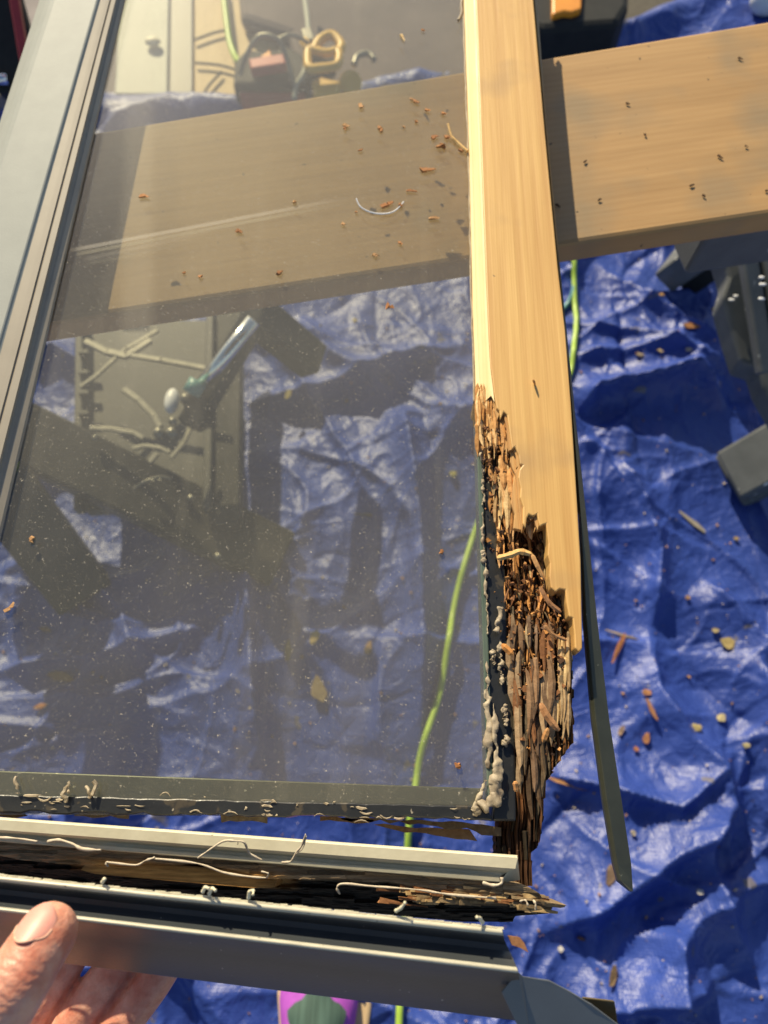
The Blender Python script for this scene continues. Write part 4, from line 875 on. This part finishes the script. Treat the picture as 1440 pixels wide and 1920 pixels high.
k = G(); k.tube(spline([P(520, 74, .15), P(550, 66, .15), P(586, 90, .13), P(600, 130, .10)], 6), .0035, 10); k.build('strap', m_steel, wb, smooth=True)
k = G(); k.box(P(470, 128, .115), P(535, 118, .115), .028, .02); k.build('side_pocket', m_red, wb, bevel=.003)
yt = thing('jigsaw', 'yellow handled power tool lying on the brown canvas bag', 'power tool', P(605, 100, .06))
k = G(); q = [(578, 92), (612, 100), (634, 97), (632, 122), (600, 128), (580, 128), (577, 110)]; k.tube(spline([P(x, y, .13) for x, y in q+[q[0]]], 4), .0085, 10); k.build('handle', m_yellow, yt, smooth=True)
k = G(); k.tube(spline([P(x, y, .125) for x, y in [(570, 78), (585, 96), (600, 75), (622, 66), (640, 85), (634, 100)]], 4), .009, 10); k.build('tool_body', m_yellow, yt, smooth=True)
k = G(); k.prism([P(x, y, .118) for x, y in [(580, 96), (612, 103), (630, 100), (628, 120), (600, 126), (582, 124)]], .03); k.build('motor_housing', m_blackp, yt, bevel=.004)
k = G(); k.prism([P(x, y, .11) for x, y in [(583, 150), (600, 140), (640, 150), (632, 178), (590, 180)]], .05); k.build('battery_pack', m_yellow, yt, bevel=.006)
k = G(); k.box(P(575, 60, .12), P(582, 84, .12), .02, .02); k.build('blade_guard', m_steel, yt, bevel=.003)
k = G(); k.box(P(578, 145, .09), P(618, 146, .09), .035, .03); k.build('base_plate', m_blackp, yt, bevel=.003)
k = G(); k.tube([P(656, 155, .06), P(658, 155, .10)], .021, 20); o = k.build('tape_roll', m_yellow, None, smooth=False); tag(o, 'round yellow roll of tape near the far edge of the plank', 'tape')
k = G(); k.tube(spline([P(664, 122, .10), P(670, 106, .10), P(690, 100, .10), P(702, 112, .10)], 5), .006, 10); o = k.build('metal_ring', m_steel, None, smooth=True); tag(o, 'grey metal ring handle right of the yellow tool', 'ring')
k = G(); k.tube(spline([P(552, 186, .09), P(556, 160, .10), P(572, 130, .11), P(578, 60, .11), P(572, 0, .10), P(570, -40, .1)], 6), .005, 10); o = k.build('grey_hose', m_panel, None, smooth=True); tag(o, 'thin pale hose running beside the yellow tool', 'hose')
k = G(); k.tube(spline([P(416, -40, .035), P(424, 30, .035), P(430, 75, .035), P(440, 105, .04), P(452, 120, .06)], 6), .0065, 10); o = k.build('extension_cord', m_cord, None, smooth=True); tag(o, 'bright lime cord curving over the plywood to the tool bag', 'cord')
for pts, lb in (([(364, 75), (400, 62), (426, 56)], 'thin dark twig lying high on the plywood'), ([(366, 118), (410, 122), (440, 130)], 'thin dark twig lying low on the plywood'), ([(380, 180), (392, 160), (415, 135)], 'forked dark twig at the tarp edge')):
    k = G(); k.tube(spline([P(x, y, .02) for x, y in pts], 4), .0028, 7); o = k.build('twig', m_mat, None); tag(o, lb, 'twig')
k = G(); k.ball(P(286, 78, .03), (.017, .012, .008), n=12, m=8); o = k.build('pale_leaf', m_cream, None, smooth=True); tag(o, 'small pale crumpled leaf on the grey green board', 'leaf')
# far left clutter beside the left stile
fb = thing('folding_chair', 'black folded frame with a red stripe at the far left corner', 'frame', P(20, 100, .1))
k = G(); k.box(P(-20, -60, .35), P(45, 175, .25), .072, .03); k.build('side_bar', m_blackp, fb, bevel=.004)
k = G(); k.box(P(18, -60, .375), P(48, 120, .305), .014, .012); k.build('red_stripe', m_red, fb, bevel=.002)
k = G(); k.tube([P(-30, 150, .28), P(14, 148, .28)], .008, 12); k.build('chrome_bar', m_chrome, fb, smooth=True)
k = G(); k.box(P(-20, 200, .12), P(28, 165, .18), .05, .02); k.build('foot', m_steel, fb, bevel=.003)
k = G(); k.ball(P(1438, 0, .05), (.035, .03, .03), n=20, m=12); o = k.build('white_bag', m_white, None, smooth=True); tag(o, 'crumpled white plastic bag at the upper right corner', 'bag')

# ------------------------------------------------------------------ debris on the tarp
LF = [(1298, 610, 40, 14, .05, (.36, .17, .07), 'largest brown bark flake on the tarp right of the stile'), (1238, 658, 14, 8, .4, (.5, .4, .25), 'small tan leaf bit below left of the largest bark flake'), (1200, 665, 16, 10, .2, (.34, .28, .2), 'small grey bit on the tarp just left of a tan bit below the bark flake'), (1178, 712, 12, 9, .2, (.5, .42, .15), 'olive yellow speck of leaf above the long curved tarp fold'),
      (1240, 552, 12, 8, .2, (.5, .3, .1), 'orange bit on the tarp above the largest bark flake'), (1340, 580, 18, 7, -.1, (.5, .35, .18), 'pale brown bit right of the largest bark flake'), (1292, 655, 14, 7, .1, (.6, .5, .35), 'pale bit below the right end of the largest bark flake'), (1300, 980, 70, 10, .75, (.30, .28, .24), 'long grey stick slanting on the tarp at right'),
      (1165, 1190, 62, 6, .3, (.36, .30, .25), 'thin grey twig on the tarp beside the dark hanging strip'), (1160, 1215, 60, 9, -1.1, (.42, .18, .08), 'forked brown bark strip crossing the thin grey twig'), (1365, 1205, 26, 22, .3, (.42, .34, .15), 'round olive leaf on the tarp at the right edge'),
      (1352, 1345, 18, 14, -.5, (.62, .55, .32), 'pale yellow leaf lower right of the olive leaf'), (1306, 1364, 18, 14, 0, (.52, .44, .2), 'yellow leaf bit left of the pale yellow leaf'), (1400, 1397, 14, 10, 0, (.5, .45, .25), 'yellow leaf bit nearest the right picture edge'), (1342, 1182, 12, 9, 0, (.4, .34, .2), 'small tan bit just above left of the round olive leaf'),
      (1222, 1330, 44, 9, 1.2, (.40, .20, .11), 'brown bark stick in the fold of the tarp'), (1212, 1298, 16, 12, .2, (.5, .25, .12), 'orange bit touching the top end of the bark stick in the fold'), (1212, 1385, 12, 22, .4, (.42, .2, .1), 'upright brown bark piece below the bark stick in the fold'), (1193, 1404, 9, 9, .3, (.5, .22, .1), 'small orange bit left of the upright bark piece'), (1165, 1370, 8, 20, .6, (.35, .25, .18), 'narrow brown sliver beside the dark hanging strip'),
      (1030, 1350, 12, 9, .3, (.5, .24, .1), 'orange bit seen close right of the rotted wood'), (1188, 1562, 10, 10, 0, (.5, .45, .35), 'pale bit right of the lower part of the dark hanging strip'), (1052, 1780, 9, 8, 0, (.6, .6, .6), 'pale grey bit below the torn tip of the bottom rail'), (1312, 1672, 11, 9, 0, (.6, .6, .6), 'pale grey bit low on the bright fold at right'), (1150, 1830, 10, 30, .3, (.2, .14, .08), 'dark bark piece above the brown tab of the cladding'), (1145, 1640, 16, 30, .3, (.2, .14, .1), 'dark bark piece left of the pointed tip of the dark strip'),
      (590, 1195, 16, 34, .3, (.40, .32, .14), 'upright tan leaf seen through the pane above the large dull leaf'), (540, 1220, 14, 40, 0, (.22, .16, .07), 'long dark brown leaf seen through the pane'), (690, 1215, 12, 26, .2, (.32, .20, .09), 'upright brown leaf seen through the pane left of the green cord'), (115, 1270, 50, 16, .2, (.34, .19, .09), 'brown bark flake seen through the lower left of the pane'), (75, 1325, 24, 9, -.3, (.45, .2, .08), 'thin orange bark bit under the bark flake at lower left of the pane'),
      (85, 1180, 24, 8, .1, (.32, .2, .12), 'small brown bit above the bark flake at lower left of the pane'), (600, 1290, 34, 60, .2, (.24, .19, .1), 'large dull brown leaf seen through the lower pane'), (665, 600, 11, 9, .2, (.5, .42, .15), 'yellow speck on the tarp just past the plank seen through the pane'), (690, 965, 60, 5, .05, (.2, .15, .09), 'thin dark twig seen through the middle of the pane'), (850, 888, 16, 14, .2, (.32, .3, .08), 'green brown leaf bit seen through the pane beside the rot'), (540, 740, 12, 26, .2, (.3, .26, .1), 'tan leaf bit on the bright fold right of the tool stand'), (960, 1450, 30, 7, .2, (.5, .28, .12), 'thin brown bit mostly hidden under the rotted corner'),
      (1060, 1468, 70, 8, .3, (.42, .22, .10), 'flat brown splinter on the tarp right of the rotted corner'), (1380, 1010, 10, 8, 0, (.4, .3, .15), 'orange brown bit just below the sawhorse foot'), (1290, 1120, 9, 8, 0, (.5, .3, .15), 'orange bit below the long grey stick'), (750, 1530, 20, 10, 0, (.4, .25, .15), 'brown bit on the tarp in the gap under the pane'), (1090, 1760, 12, 5, .3, (.25, .12, .05), "thin dark bit right of the cladding's cut end")]
for x, y, l_, w__, a_, c, lb in LF:
    p = T(x, y, .004); s_ = .00076; kk = G(); n = 9; pts = []
    for i in range(n):
        an = 2*math.pi*i/n; ex = math.cos(an)*l_*s_/2*(.8+.4*rnd()); ey = math.sin(an)*w__*s_/2*(.7+.6*rnd())
        pts.append(p+np.array([ex*math.cos(a_)+ey*math.sin(a_), -ex*math.sin(a_)+ey*math.cos(a_), .002*rnd()]))
    kk.prism(pts, .0025, np.array(c)); o = kk.build('leaf_litter' if w__ > 12 else 'bark_piece', m_splint, None, cols=True)
    tag(o, lb or ('small dry leaf fragment lying on the blue tarp' if w__ > 12 else 'small bit of bark lying on the blue tarp'), 'leaf' if w__ > 12 else 'bark', 'leaf fragments on the tarp' if w__ > 12 else 'bark bits on the tarp')
kk = G()
for i in range(900):
    x, y = random.uniform(0, 1440), random.uniform(450, 1920); p = T(x, y, .0015); r = .0006+.0016*rnd()**3
    kk.box(p, p+np.array([rnd()-.5, rnd()-.5, .2])*r*4, r*1.5, r, c=np.array(random.choice([(.5, .3, .14), (.35, .2, .1), (.6, .52, .4)])), jit=.7)
o = kk.build('sawdust', m_splint, None, cols=True); tag(o, 'fine sawdust and crumbs scattered over the blue tarp', 'sawdust', kind='stuff')
